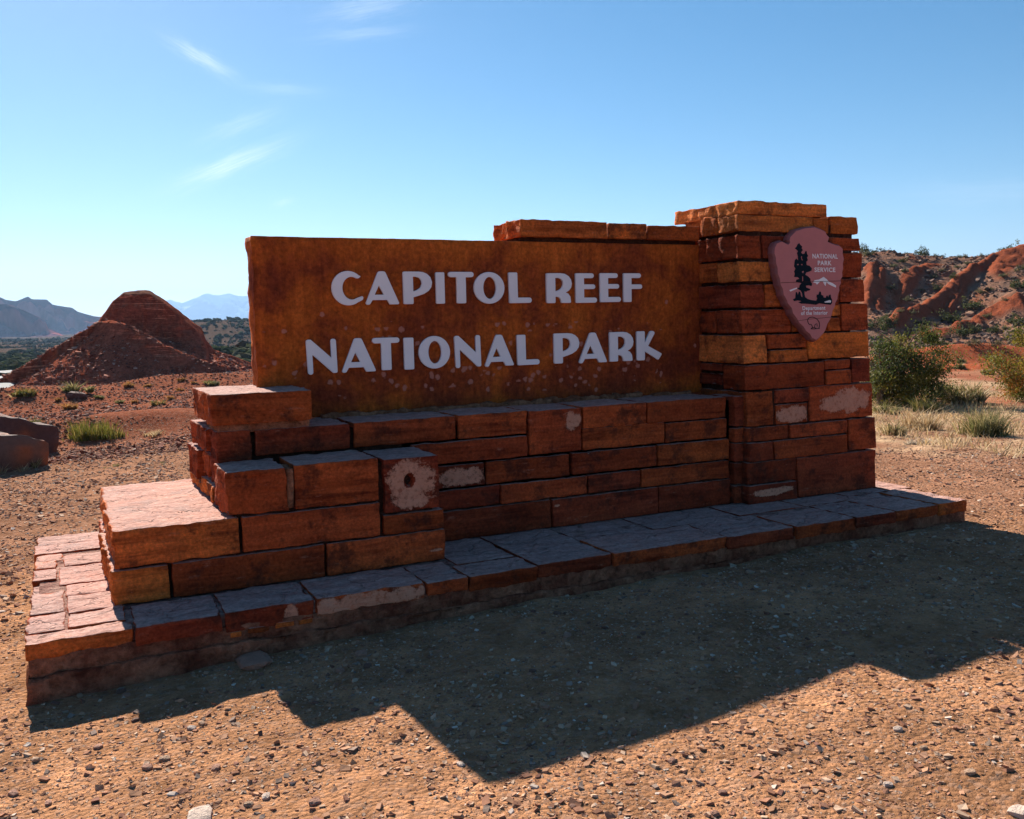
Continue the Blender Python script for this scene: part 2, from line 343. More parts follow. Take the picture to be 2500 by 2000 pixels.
def hill_h(x, y, full=False):
    x = np.ravel(np.asarray(x, float)); y = np.ravel(np.asarray(y, float)); r = np.hypot(x, y); a = np.degrees(np.arctan2(x, y))
    t = (r - HILL_R0) / (HILL_R1 - HILL_R0)
    prof = np.interp(t, [-.4, 0, .12, .3, .5, .7, .9, 1.0, 1.15, 1.6, 3], [-.9, -.6, 0.0, 1.2, 2.6, 4.1, 5.3, 5.75, 5.95, 6.0, 5.0])
    prof = prof + 0.35 * np.sin(a * .55 + 1) * sstep(.1, .6, t) 
    edge = sstep(20, 31, a) * (1 - sstep(84, 100, a)); 
    rg, mk = ridge_field(a, t)
    gul = 0.9 * np.abs(fbm2(x, y, .11, 3, 21)) * sstep(0, .3, t) * (1 - sstep(.8, 1.0, t))
    rill = np.abs(perlin(np.stack([np.radians(a) * 66 * 1.5 + t * 9, t * 5, t * 0], 1))) + .6 * np.abs(perlin(np.stack([np.radians(a) * 66 * 3.7 + t * 20, t * 11, t * 0 + 4], 1)))
    z = prof - gul + rg - mk * (.2 * (.45 - rill)) + 0.16 * fbm2(x, y, .9, 4, 22) * sstep(-.1, .2, t) + .06 * fbm2(x, y, 3, 3, 23)
    z = -1.6 + (z + 1.6) * edge
    if full: return z, mk * edge, t
    return z
def total_h(x, y):
    r = np.hypot(x, y); g = ground_h(x, y)
    m = (r > 50) & (r < 130) & (np.degrees(np.arctan2(x, y)) > 19)
    if np.any(m):
        g = np.array(g); g[m] = np.maximum(g[m], hill_h(np.asarray(x)[m], np.asarray(y)[m]))
    return g
def at(px, py, tmax=4000):
    """where the ray through a picture point meets the ground"""
    d = pix_dir(px, py); t = np.geomspace(1.2, tmax, 2500); P = EYE + t[:, None] * d
    h = P[:, 2] - total_h(P[:, 0], P[:, 1]); k = np.argmax(h < 0)
    if not (h < 0).any(): k = np.argmin(h)
    if k > 0 and h[k] < 0:
        s = h[k - 1] / (h[k - 1] - h[k] + 1e-12); P0 = P[k - 1] + s * (P[k] - P[k - 1])
    else: P0 = P[k]
    return np.array([P0[0], P0[1], float(total_h(P0[0:1], P0[1:2])[0])])

def ground_colour(x, y):
    r = np.hypot(x, y); a = np.degrees(np.arctan2(x, y)); n = fbm2(x, y, .35, 4, 31); n2 = fbm2(x, y, 1.7, 3, 32)
    tan = np.array([0.405, 0.198, 0.102]); red = np.array([0.235, 0.070, 0.038]); straw = np.array([0.47, 0.31, 0.185]); scrub = np.array([0.10, 0.068, 0.048]); clay = np.array([0.34, 0.080, 0.032]); brown = np.array([0.29, 0.140, 0.085])
    def mx(A, B, w): return A * (1 - w[:, None]) + B * w[:, None]
    C = np.tile(tan, (len(x), 1))
    C = mx(C, brown, sstep(6.0, 8.5, r) * 0.75)
    C = mx(C, red, sstep(13, 17, r + 2 * n) * (1 - sstep(22, 30, a)) * .9)
    right = sstep(34, 42, a)
    C = mx(C, straw, sstep(10.5, 12.5, r + 1.2 * n) * (1 - sstep(24, 34, r + 3 * n)) * right * np.clip(.6 + n2, 0, 1))
    C = mx(C, red * 1.25, sstep(17, 24, r + 4 * n) * right * np.clip(.35 + 1.2 * n, 0, .8))
    hump = lobe(x, y, 30.6, 23.6, 4.6, 1.7, -0.75) + lobe(x, y, 31, 26.8, 2.0, 1.2, -.7) + lobe(x, y, 27, 20.6, 4, 1.1, -.75)
    C = mx(C, clay, sstep(.25, .5, hump + .15 * n2))
    C = mx(C, scrub, sstep(60, 120, r) * .9); C = mx(C, scrub * .52, sstep(150, 330, r))
    C = mx(C, red * 1.1, np.clip(lobe(x, y, 20, 108, 12, 9) + lobe(x, y, 14, 95, 10, 6), 0, 1))
    return C * (1 + .18 * n2[:, None])

def build_ground():
    front = np.radians(np.linspace(-16, 72, 560)); rest = np.radians(np.linspace(72, 344, 90)[1:-1]); az = np.concatenate([front, rest])
    rr = [0.25]
    while rr[-1] < 11500:
        r = rr[-1]; q = 0.05 if r < 1.4 else (0.0062 if r < 14 else (0.012 if r < 130 else 0.035)); rr.append(r * (1 + q))
    rr = np.array(rr); A, Rr = np.meshgrid(az, rr, indexing='ij'); x = (Rr * np.sin(A)).ravel(); y = (Rr * np.cos(A)).ravel()
    z = ground_h(x, y)
    sub = (np.hypot(x, y) > 58) & (np.hypot(x, y) < 100) & (np.degrees(np.arctan2(x, y)) > 24) & (np.degrees(np.arctan2(x, y)) < 90)
    z = np.where(sub, z - 1.2, z)
    nu, nv = len(az), len(rr); i = np.arange(nu * nv).reshape(nu, nv); j = np.roll(i, -1, 0)
    F = np.stack([i[:, :-1].ravel(), i[:, 1:].ravel(), j[:, 1:].ravel(), j[:, :-1].ravel()], 1)
    V = np.stack([x, y, z], 1); V = np.concatenate([V, [[0, 0, float(ground_h(np.array([0.]), np.array([0.]))[0])]]]); c = len(V) - 1
    F3 = np.stack([np.full(nu, c), i[:, 0], j[:, 0]], 1)
    me = mesh_np('ground', V, [F[:, ::-1], F3[:, ::-1]]); vcol(me, 'col', ground_colour(V[:, 0], V[:, 1]))
    # make sure faces look up
    if me.polygons[0].normal.z < 0: me.flip_normals()
    tag(link('ground', me, M_GROUND), kind='structure', label='red gravelly desert ground reaching to the horizon')
build_ground()

def build_hillside():
    a = np.linspace(19, 100, 620); r = np.concatenate([np.linspace(50, 80, 190), np.linspace(81, 128, 30)])
    A, Rr = np.meshgrid(np.radians(a), r, indexing='ij'); x = (Rr * np.sin(A)).ravel(); y = (Rr * np.cos(A)).ravel()
    z, mk, t = hill_h(x, y, True); z = np.where(Rr.ravel() > 120, -3.5, z)
    n = fbm2(x, y, .5, 4, 41); n2 = fbm2(x, y, 2.2, 3, 42)
    grey = np.array([0.20, 0.122, 0.088]); brn = np.array([0.28, 0.13, 0.078]); red = np.array([0.245, 0.068, 0.034])
    w = np.clip(.5 + .9 * n, 0, 1)[:, None]; C = grey * (1 - w) + brn * w
    w = np.clip(mk * 1.15, 0, 1)[:, None]; C = C * (1 - w) + red * w
    w = (sstep(.35, .75, n + .35 * n2) * .7 * (1 - mk))[:, None]; C = C * (1 - w) + red * .85 * w
    C *= (1 + .22 * n2[:, None])
    me = mesh_np('hillside', np.stack([x, y, z], 1), grid_faces(len(a), len(r)))
    if me.polygons[5000].normal.z < 0: me.flip_normals()
    vcol(me, 'col', C)
    tag(link('hillside', me, mat_vcol('hillside_earth', 1.0, 0.0, fine=.6, fscale=9, bstr=.9, bdist=.12, bscale=4)), kind='structure', label='rocky red and grey hillside with smooth clay fins')
build_hillside()

def mat_butte():
    m, nt, b = new_mat('banded_shale', 1.0, .0)
    at_ = N(nt, 'ShaderNodeAttribute', attribute_name='col'); sp = N(nt, 'ShaderNodeAttribute', attribute_name='steep'); tc = N(nt, 'ShaderNodeTexCoord'); v = tc.outputs['Object']
    bed = noise(nt, mapping(nt, v, (.45, .45, 6.5)), 1.0, 7, .72, dist=.9); bands = ramp(nt, bed, [(.33, (.45, .38, .38)), (.46, (1.0, .95, .95)), (.52, (.5, .42, .42)), (.57, (1.4, 1.5, 1.5)), (.64, (2.1, 2.9, 3.2))])
    c = mix(nt, sp.outputs['Fac'], at_.outputs['Color'], mix(nt, 1.0, at_.outputs['Color'], bands, 'MULTIPLY'))
    c = mix(nt, .75, c, mix(nt, ramp(nt, noise(nt, v, 6, 7, .75), [(.3, 0), (.7, 1)]), .3, 1.7), 'MULTIPLY')
    L(nt, c, b.inputs['Base Color']); n1 = bump(nt, None, bed, .5, .05); bump(nt, b, noise(nt, v, 5, 8, .78), 1.0, .16, n1); return m
# red layered butte left of the sign
B_A = math.radians(4.6); B_R = 48.5; BO = np.array([B_R * math.sin(B_A), B_R * math.cos(B_A)]); BU = np.array([math.cos(B_A), -math.sin(B_A)]); BV = np.array([math.sin(B_A), math.cos(B_A)])
SIL_U = [-8, -6.2, -5.3, -4.47, -3.69, -2.98, -2.08, -1.76, -1.43, -.93, -.4, -.07, .24, .63, 1.2, 1.72, 2.3, 2.56, 2.74, 3.08, 4.12, 4.9, 5.9, 7.5, 9]
SIL_Z = [-1.6, -1.1, -.73, .02, .70, 1.38, 2.06, 2.47, 2.94, 3.35, 3.42, 3.47, 3.45, 3.18, 2.74, 2.25, 1.75, 1.55, .95, .48, .04, -.26, -.71, -1.1, -1.6]
def butte_h(u, v):
    S = np.interp(u, SIL_U, SIL_Z); d = -v; n = fbm2(u, v, .9, 4, 51); n2 = fbm2(u, v, .35, 3, 52)
    lip = .55 + .35 * n2 + .25 * np.clip(u, -2, 2) * .4; cliffy = sstep(-2.6, -1.4, u) * (1 - sstep(2.5, 2.9, u))
    foot = np.interp(u, [-2.5, -1, 0, 1.2, 2.6], [1.7, 1.45, 1.25, 1.0, .75])
    df = d + .18 * n
    top = S - .42 * np.clip(df, 0, None)
    zc = np.interp(df, [-9, .0, .01], [0, 0, 0])
    k = np.clip((df - lip) / .55, 0, 1); cl = top * (1 - k) + np.minimum(foot, top) * k
    tal = np.where(df > lip + .55, np.minimum(foot, S) - .62 * (df - lip - .55), cl)
    soft = S - .58 * np.clip(df, 0, None)
    front = tal * cliffy + soft * (1 - cliffy)
    back = S - .75 * np.clip(v, 0, None)
    main = np.where(v > 0, back, front)
    # spur running down to the right in front
    pl = [(-2.7, -1.2, 1.55), (-1.8, -2.2, 2.0), (-1.0, -3.0, 1.9), (-.15, -3.7, 1.4), (.8, -4.4, .8), (2.0, -5.0, .22), (3.4, -5.4, -.2), (5, -5.6, -.8)]
    sp = np.full_like(u, -9.0)
    for (x0, y0, z0), (x1, y1, z1) in zip(pl[:-1], pl[1:]):
        dx, dy = x1 - x0, y1 - y0; s = np.clip(((u - x0) * dx + (v - y0) * dy) / (dx * dx + dy * dy), 0, 1)
        px_, py_ = u - x0 - s * dx, v - y0 - s * dy; dist = np.hypot(px_, py_) + .1 * n; zc = z0 + s * (z1 - z0)
        side = np.where(py_ < 0, 1.0, 0.0)
        st = sstep(-.6, .2, zc - .6)
        drop = np.interp(dist, [0, .25, .55, .95, 9], [0, .06, .55, .95, 6.3]) * side * st + (np.clip(dist - .08, 0, None) * .6) * (1 - side * st)
        sp = np.maximum(sp, zc - drop)
    z = np.maximum(main, sp)
    z = np.maximum(z, -.62 * (np.hypot(u / 1.6 + .2, v + .8) - 3.4) - .6 + .08 * n)      # talus apron
    rill = np.abs(perlin(np.stack([u * 2.1, v * .5, u * 0], 1)))
    return z + .07 * n - .1 * rill * sstep(-.4, .6, 2.2 - z) + .03 * fbm2(u, v, 4, 3, 53)
def build_butte():
    uu = np.linspace(-9, 10, 330); vv = np.concatenate([np.linspace(-8.5, .6, 250), np.linspace(.7, 6, 25)])
    U, W = np.meshgrid(uu, vv, indexing='ij'); u = U.ravel(); v = W.ravel(); z = butte_h(u, v)
    x = BO[0] + u * BU[0] + v * BV[0]; y = BO[1] + u * BU[1] + v * BV[1]
    g = ground_h(x, y); z = np.where(z < g - .25, g - .25, z)
    # ledges: harder beds stand out of the cliff
    zz = z + .05 * fbm2(u, v, .5, 2, 54); bed = perlin(np.stack([zz * 5.5, zz * 0 + .3, zz * 0], 1)) + .5 * perlin(np.stack([zz * 13, zz * 0 + 5.3, zz * 0], 1))
    gz = np.gradient(z.reshape(U.shape), vv, axis=1).ravel(); steep = sstep(1.0, 1.9, gz)
    gl = .28 * perlin(np.stack([u * 1.7, z * .35, u * 0 + 2], 1)) + .16 * perlin(np.stack([u * 4.3, z * .8, u * 0 + 7], 1)); x -= BV[0] * (bed * .10 + gl) * steep; y -= BV[1] * (bed * .10 + gl) * steep
    n = fbm2(u, v, 1.2, 4, 55)
    c_t = np.array([0.38, 0.105, 0.058]); c_b = np.array([0.50, 0.125, 0.060]); c_l = np.array([0.40, 0.17, 0.10]); c_cap = np.array([0.28, 0.13, 0.085])
    C = np.tile(c_t, (len(u), 1)) * (1 + .35 * n[:, None])
    w = (steep * .9)[:, None]; C = C * (1 - w) + c_b * w
    w = (steep * sstep(.25, .5, bed))[:, None] * .75; C = C * (1 - w) + c_l * w
    w = (sstep(2.9, 3.2, z + .2 * n) * (1 - steep))[:, None]; C = C * (1 - w) + c_cap * w
    me = mesh_np('butte', np.stack([x, y, z], 1), grid_faces(len(uu), len(vv)))
    if me.polygons[20000].normal.z < 0: me.flip_normals()
    vcol(me, 'col', C)
    vfloat(me, 'steep', steep)
    tag(link('butte', me, mat_butte()), kind='structure', label='red shale butte with banded cliff and talus slopes')
build_butte()

def build_far():
    """far mesa, low mesas and snowy mountains, each a range with depth"""
    def rng_mesh(name, dist, px, py, depth, step, mat, colf, label, rough, flat=False, zb=-8):
        a0, a1 = a_of(px[0]), a_of(px[-1]); n = 300; a = np.linspace(a0, a1, n); dv = np.linspace(0, 1, 60)
        apx = [a_of(p) for p in px]
        top = np.interp(a, apx, py); th = np.radians(a - 26.04); pxs = 1250 + FPX * np.tan(th)
        hor = 806 - .0215 * (pxs - 141); S = 1.6 + (hor - top) / FPX * dist * np.cos(th)
        A, D = np.meshgrid(a, dv, indexing='ij'); SS = np.repeat(S[:, None], 60, 1)
        # depth: skirts towards the viewer, then the cliff, the crest, and the back slope
        f = np.interp(D, *step)
        Rr = dist + (D - step[2]) * depth
        ar = np.radians(A); x = Rr * np.sin(ar); y = Rr * np.cos(ar)
        nn = fbm2(x, y, 5.0 / depth, 5, 61); rid = np.abs(fbm2(x, y, 3.2 / depth, 4, 63))
        z = zb + (SS - zb) * np.clip(f - rough * rid * np.clip(1 - np.abs(f - .55) * 1.4, 0, 1) * (f < .985), 0, 1)
        z = z + (SS - zb) * .02 * nn
        me = mesh_np(name, np.stack([x.ravel(), y.ravel(), z.ravel()], 1), grid_faces(n, 60))
        if me.polygons[100].normal.z < 0: me.flip_normals()
        vcol(me, 'col', colf(f.ravel(), nn.ravel(), ((z - zb) / (SS.max() - zb)).ravel()))
        tag(link(name, me, mat), kind='structure', label=label)
    m = mat_vcol('far_rock', 1.0, 0.0, fine=.4, fscale=.01, bstr=0)
    def c_mesa(f, n, h):
        C = np.tile(np.array([0.14, 0.06, 0.07]), (len(f), 1)); w = (sstep(.5, .62, f) * (1 - sstep(.9, .97, f)))[:, None]; C = C * (1 - w) + np.array([.36, .10, .085]) * w
        w = (sstep(.30, .0, f))[:, None]; return (C * (1 - w) + np.array([.12, .05, .06]) * w) * (1 + .8 * n[:, None])
    st = ([0, .25, .42, .5, .56, .66, .7, .8, 1], [0, .16, .34, .66, .7, .92, 1.0, .9, 0], .72)
    rng_mesh('mesa', 1800, [-900, -500, -250, -120, -60, 0, 14, 31, 54, 58, 84, 92, 129, 143, 184, 190, 202, 240, 300, 360, 420], [770, 742, 748, 728, 735, 732, 725, 732, 735, 734, 724, 730, 732, 744, 751, 752, 761, 772, 776, 790, 806], 140, st, m, c_mesa, 'hazy purple cliffed mesa on the skyline', .9)
    st2 = ([0, .3, .48, .55, .62, .8, 1], [0, .2, .42, .8, 1.0, .85, 0], .62)
    rng_mesh('mesa_spur', 1350, [-600, -300, -60, 0, 31, 60, 87, 110, 124, 128, 150, 170], [800, 770, 748, 744, 742, 752, 765, 776, 786, 800, 812, 822], 90, st2, m, c_mesa, 'nearer dark spur below the hazy mesa', .8)
    rng_mesh('low_mesa', 4200, [380, 424, 440, 452, 463, 480, 520, 557, 611, 760, 900, 1100], [800, 786, 782, 778, 778, 786, 785, 780, 776, 772, 785, 800], 150, st2, m, c_mesa, 'low blue mesa below the snowy mountains', .3)
    st3 = ([0, .5, 1], [0, 1, 0], .5)
    def c_mt(f, n, h):
        C = np.tile(np.array([0.05, 0.075, 0.10]), (len(f), 1)); w = np.clip(sstep(.50, .72, h + .6 * n), 0, 1)[:, None] * .75; return C * (1 - w) + np.array([.8, .82, .85]) * w
    rng_mesh('mountain_range', 9500, [300, 365, 390, 428, 456, 490, 515, 543, 574, 611, 700, 800, 950, 1150, 1400], [790, 740, 741, 729, 737, 724, 714, 721, 714, 721, 716, 735, 745, 770, 800], 950, st3, m, c_mt, 'pale blue mountain range with snow on its summits', .28)
build_far()

def build_haze():
    V = np.array([(x, y, z) for z in (-40, 430) for y in (-11900, 11900) for x in (-11900, 11900)], float)
    F = np.array([(0, 2, 3, 1), (4, 5, 7, 6), (0, 1, 5, 4), (1, 3, 7, 5), (3, 2, 6, 7), (2, 0, 4, 6)])
    m = bpy.data.materials.new('haze_air'); m.use_nodes = True; nt = m.node_tree; nt.nodes.clear()
    out = N(nt, 'ShaderNodeOutputMaterial'); v = N(nt, 'ShaderNodeVolumePrincipled'); v.inputs['Color'].default_value = (0.40, 0.63, 1.0, 1)
    v.inputs['Density'].default_value = HAZE_DENSITY; v.inputs['Anisotropy'].default_value = 0.25; L(nt, v.outputs[0], out.inputs['Volume'])
    tag(link('haze', mesh_np('haze', V, F, False), m), kind='stuff', label='thin blue desert air over the whole landscape')
HAZE_DENSITY = 1.25e-4
build_haze()

def build_road():
    pts = [at(-420, 1010), at(-150, 952), at(0, 921), at(60, 905)]; P = [p[:2] for p in pts]
    P += [P[-1] + np.array([9, 12.]), P[-1] + np.array([26, 26.]), P[-1] + np.array([60, 42.])]
    P = np.array(P); t = np.linspace(0, len(P) - 1, 80); Q = np.stack([np.interp(t, np.arange(len(P)), P[:, k]) for k in (0, 1)], 1)
    for _ in range(6): Q[1:-1] = .25 * Q[:-2] + .5 * Q[1:-1] + .25 * Q[2:]
    T = np.gradient(Q, axis=0); T /= np.linalg.norm(T, axis=1)[:, None]; Nn = np.stack([T[:, 1], -T[:, 0]], 1)
    s = np.linspace(-3.6, 3.6, 9); X = Q[:, None, :] + Nn[:, None, :] * s[None, :, None]
    z0 = ground_h(Q[:, 0], Q[:, 1], False) + .16; Z = np.repeat(z0[:, None], 9, 1) - .02 * (s[None, :] / 3.6) ** 2; Z[:, (0, -1)] -= .5
    m, nt, b = new_mat('pale_asphalt', .95, .05); tc = N(nt, 'ShaderNodeTexCoord')
    L(nt, mix(nt, noise(nt, tc.outputs['Object'], .8, 5, .6), (.30, .29, .28), (.40, .39, .37)), b.inputs['Base Color'])
    me = mesh_np('road', np.concatenate([X, Z[:, :, None]], 2).reshape(-1, 3), grid_faces(80, 9))
    if me.polygons[10].normal.z < 0: me.flip_normals()
    tag(link('road', me, m), kind='structure', label='pale asphalt road passing behind the butte')
build_road()

# ------------------------------------------------------------------ the stone sign
def stone_mesh(name, x0, x1, y0, y1, z0, z1, res=0.018, amp=0.0055, rad=0.003, chip=0.0055, seed=None, patch=None, rough_left=0.0, top_amp=0.004, ytilt=0.0, hole=None):
    """rock-faced block, uneven faces, chipped arrises; patch = (x, z, rx, rz) or list: split pale faces on the front"""
    sd = rng.uniform(0, 200) if seed is None else seed
    size = np.array([x1 - x0, y1 - y0, z1 - z0]); cen = np.array([(x0 + x1) / 2, (y0 + y1) / 2, (z0 + z1) / 2]); h = size / 2
    n = np.maximum(2, np.minimum(200 if size[0] > 4 else 60, np.round(size / res).astype(int)))
    n[1] = min(n[1], 26)
    Vs, Fs, off = [], [], 0
    for ax in range(3):
        o = [k for k in range(3) if k != ax]
        for sgn in (-1, 1):
            a, b = [np.concatenate([[-1], np.linspace(-1 + e_, 1 - e_, max(2, n[q]) + 1), [1]]) for q in o for e_ in (min(.3, .005 / h[q]),)]; A, Bm = np.meshgrid(a, b, indexing='ij')
            P = np.zeros((A.size, 3)); P[:, o[0]] = A.ravel(); P[:, o[1]] = Bm.ravel(); P[:, ax] = sgn
            f = grid_faces(len(a), len(b)); flip = (sgn > 0) ^ (ax == 1)
            Vs.append(P); Fs.append((f if flip else f[:, ::-1]) + off); off += len(P)
    P = np.concatenate(Vs) * h; F = np.concatenate(Fs)
    key = np.round(P * 1e5).astype(np.int64); _, idx, inv = np.unique(key, axis=0, return_index=True, return_inverse=True); inv = inv.ravel()
    P = P[idx]; F = inv[F]
    W = P + cen + sd
    nz = fbm(W * 11, 3); lo = perlin(W * 4.2 + 31); ch = perlin(W * 16 + 77); facet = np.abs(perlin(W * 6.5 + 9)) 
    r = rad + chip * np.clip(ch + .15, 0, None) ** 1.0
    r = np.minimum(r, h.min() * .45)[:, None]
    inner = np.clip(P, -(h - r), h - r); d = P - inner; ln = np.linalg.norm(d, axis=1)[:, None]; nd = d / np.maximum(ln, 1e-9)
    Q = inner + nd * np.minimum(ln, r)
    disp = amp * (1.1 * nz + .5 * lo - 1.3 * facet + .3)
    isx = (nd[:, 0] < -.6); up = np.abs(nd[:, 2]) > .8
    disp = np.where(up, disp * top_amp / max(amp, 1e-6), disp)
    if rough_left: disp = disp + np.where(nd[:, 0] < -.3, rough_left * (.55 * fbm(W * np.array([9, 11, 7]), 4, .6) - .9 * np.abs(perlin(W * np.array([6, 13, 5]) + 3)) + .1), 0)
    Q = Q + nd * disp[:, None]
    if hole is not None:
        hd = np.hypot((Q[:, 0] + cen[0] - hole[0]) / hole[2], (Q[:, 2] + cen[2] - hole[1]) / hole[3]); Q[:, 1] += np.where(nd[:, 1] < -.5, .045 * (1 - sstep(.75, 1.1, hd)), 0)
    if ytilt: Q[:, 1] += ytilt * (Q[:, 2])
    me = mesh_np(name, Q, F)
    if patch is not None:
        pv = np.full(len(Q), -1.0); fr = nd[:, 1] < -.5
        for (px_, pz_, rx, rz) in (patch if isinstance(patch, list) else [patch]):
            dd = np.sqrt(((Q[:, 0] + cen[0] - px_) / rx) ** 2 + ((Q[:, 2] + cen[2] - pz_) / rz) ** 2)
            pv = np.maximum(pv, np.clip(1.5 - dd, -1, 1))
        if hole is not None: pv = np.where(hd < 1.15, -1, pv)
        pv = np.where(nd[:, 1] < -.2, pv, -1); vfloat(me, 'patch', pv)
    return me, cen
def stone(x0, x1, y0, y1, z0, z1, col, parent, name='stone', label=None, **kw):
    me, c = stone_mesh(name, x0, x1, y0, y1, z0, z1, **kw)
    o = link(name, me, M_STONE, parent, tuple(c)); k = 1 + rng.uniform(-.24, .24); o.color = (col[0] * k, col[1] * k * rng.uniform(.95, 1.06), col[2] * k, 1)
    if label: o['label'] = label
    return o
def rough_box(name, x0, x1, y0, y1, z0, z1, mat, parent, amp=.006, res=.04, label=None, **kw):
    me, c = stone_mesh(name, x0, x1, y0, y1, z0, z1, res=res, amp=amp, top_amp=amp, rad=.006, chip=.004, **kw)
    o = link(name, me, mat, parent, tuple(c))
    if label: o['label'] = label
    return o

RD_ = (0.32, 0.056, 0.019); DR = (0.235, 0.040, 0.018); OR = (0.48, 0.112, 0.026); LO = (0.53, 0.145, 0.037); PU = (0.25, 0.062, 0.040); BR = (0.38, 0.072, 0.022)
SIGN = tag(empty('stone_entrance_sign', (2.75, 5.3, 0.0)), 'long stepped red sandstone entrance sign wall with white raised letters on its panel', 'sign')
def sub(name, label=None):
    return None
def group_core(name, boxes, mat, label=None):
    """one continuous hidden mortar core with the stones set into it"""
    bm = bmesh.new()
    for (x0, x1, y0, y1, z0, z1) in boxes:
        g = bmesh.ops.create_cube(bm, size=1.0); 
        for v in g['verts']:
            v.co = Vector(((x0 + x1) / 2 + v.co.x * (x1 - x0), (y0 + y1) / 2 + v.co.y * (y1 - y0), (z0 + z1) / 2 + v.co.z * (z1 - z0)))
    me = bpy.data.meshes.new(name); bm.to_mesh(me); bm.free()
    o = link(name, me, mat, SIGN); o.matrix_parent_inverse = Matrix.Translation((-2.75, -5.3, 0))
    if label: o['label'] = label
    return o
PINV = Matrix.Translation((-2.75, -5.3, 0))
_stone0 = stone

# --- plinth: rough footing with flagstones on it
plinth = group_core('plinth', [(-.17, 5.66, 4.41, 6.62, -.3, .17)], M_MORTAR, 'low stone plinth under the wall')
def child(o): return o
foot = rough_box('footing', -.215, 5.72, 4.352, 6.67, -.35, .118, M_FOOT, plinth, amp=.013, res=.03, label='rough concrete footing')
foot2 = rough_box('mortar_bed', -.2, 5.70, 4.374, 6.65, .105, .197, M_FOOT, plinth, amp=.005, res=.04)
rough_box('mortar_fill', -.17, 5.66, 4.40, 6.62, .16, .2555, mat_mortar('pale_joint_mortar', (0.26, 0.125, 0.10), (0.50, 0.31, 0.25)), plinth, amp=.004, res=.05)
fx = [(-.209, .222), (.232, .605), (.62, 1.04), (1.052, 1.612), (1.627, 1.853), (1.863, 2.262), (2.272, 2.745), (2.758, 3.56), (3.572, 4.1), (4.12, 4.625), (4.642, 5.0), (5.008, 5.41), (5.417, 5.70)]
fc = [OR, DR, DR, BR, RD_, RD_, DR, BR, DR, RD_, DR, BR, OR]; fd = [4.50, 4.73, 4.74, 4.735, 4.74, 4.61, 5.14, 4.755, 4.79, 4.74, 4.80, 4.9, 4.9]
for k, ((a, b_), c, d) in enumerate(zip(fx, fc, fd)):
    kw = dict(amp=.009, chip=.009, top_amp=.006)
    if k == 3: kw['patch'] = [(1.25, .215, .3, .045), (1.48, .22, .18, .04)]
    if k == 2: kw['patch'] = (.93, .22, .035, .04)
    stone(a, b_, 4.364 + rng.uniform(-.006, .008), d, (.188 if k != 2 else .172) + rng.uniform(-.006, .006), .262 + rng.uniform(-.003, .006), c, plinth, 'flagstone', rough_left=.012 if k == 0 else 0, **kw)
for (x0, x1, y0, y1, c) in [(1.9, 2.258, 4.625, 5.15, PU), (2.77, 3.30, 4.775, 5.15, PU), (3.32, 4.02, 4.785, 5.15, PU), (4.04, 4.6, 4.81, 5.15, DR), (4.62, 5.12, 4.815, 5.06, PU), (5.14, 5.56, 4.92, 5.1, DR), (5.575, 5.80, 4.92, 5.42, OR), (5.57, 5.80, 5.44, 6.0, BR), (5.57, 5.79, 6.02, 6.6, OR)]:
    stone(x0, x1, y0, y1, .19, .257 + rng.uniform(0, .006), c, plinth, 'flagstone', amp=.006, chip=.009)
for (x0, x1, y0, y1, dz) in [(-.215, -.05, 4.515, 4.80, 0), (-.035, .2, 4.515, 4.74, .002), (-.2, -.055, 4.815, 5.2, 0), (-.04, .2, 4.755, 5.06, .004), (-.2, -.06, 5.215, 5.44, -.02), (-.045, .2, 5.075, 5.3, 0), (-.205, -.09, 5.46, 5.70, .004), (-.2, -.09, 5.715, 5.895, .008), (-.075, .2, 5.315, 5.72, .0), (-.2, -.06, 5.91, 6.09, 0), (-.05, .2, 5.735, 6.0, .003), (-.21, .2, 6.105, 6.35, .004), (-.2, .2, 6.365, 6.63, .0), (.215, .62, 6.2, 6.62, 0), (.64, 1.2, 6.12, 6.62, 0)]:
    kw = {}
    stone(x0, x1, y0, y1, .19, .262 + dz, OR if rng.random() < .5 else BR, plinth, 'flagstone', amp=.008, chip=.009, rough_left=.012 if x0 < -.15 else 0, **kw)
for (x, w, z) in [(.64, .05, .155), (.72, .1, .16), (.85, .09, .165), (.96, .07, .163)]:
    stone(x, x + w, 4.368, 4.43, z - .012, z + .014, OR, plinth, 'shim_stone', amp=.004, chip=.012, res=.012)

# --- lower wall courses
wall = group_core('wall', [(1.8, 4.32, 5.19, 5.95, .24, 1.0), (.76, 4.32, 5.19, 5.93, .5, 1.0), (.2, 1.86, 4.80, 6.1, .24, .44), (.75, 1.83, 4.795, 6.05, .40, .84)], M_MORTAR, 'coursed red sandstone wall below the panel')
Yw = 5.155
def w_(x0, x1, z0, z1, c, depth=.3, **kw): stone(x0, x1, Yw + rng.uniform(-.006, .008), Yw + depth, z0, z1, c, wall, **kw)
w_(.73, .916, .74, 1.03, DR, .22, rough_left=.03)
for (x0, x1, c, kw) in [(.94, 1.472, DR, {}), (1.503, 2.14, RD_, {}), (2.155, 2.62, BR, {}), (3.033, 3.524, BR, {}), (3.537, 4.205, RD_, {})]:
    w_(x0, x1, .886, 1.027 + rng.uniform(-.004, .004), c, .48, **kw)
w_(2.637, 3.016, .747, 1.027, RD_, .48, patch=(2.95, .95, .06, .06), amp=.005)
w_(1.85, 2.622, .743, .872, RD_); w_(3.03, 3.673, .745, .887, BR); w_(3.69, 4.215, .743, .876, BR)
w_(1.87, 2.321, .589, .726, DR, patch=(2.17, .65, .16, .055)); w_(2.336, 2.931, .589, .728, RD_); w_(2.946, 3.609, .592, .731, RD_); w_(3.62, 4.225, .589, .731, BR)
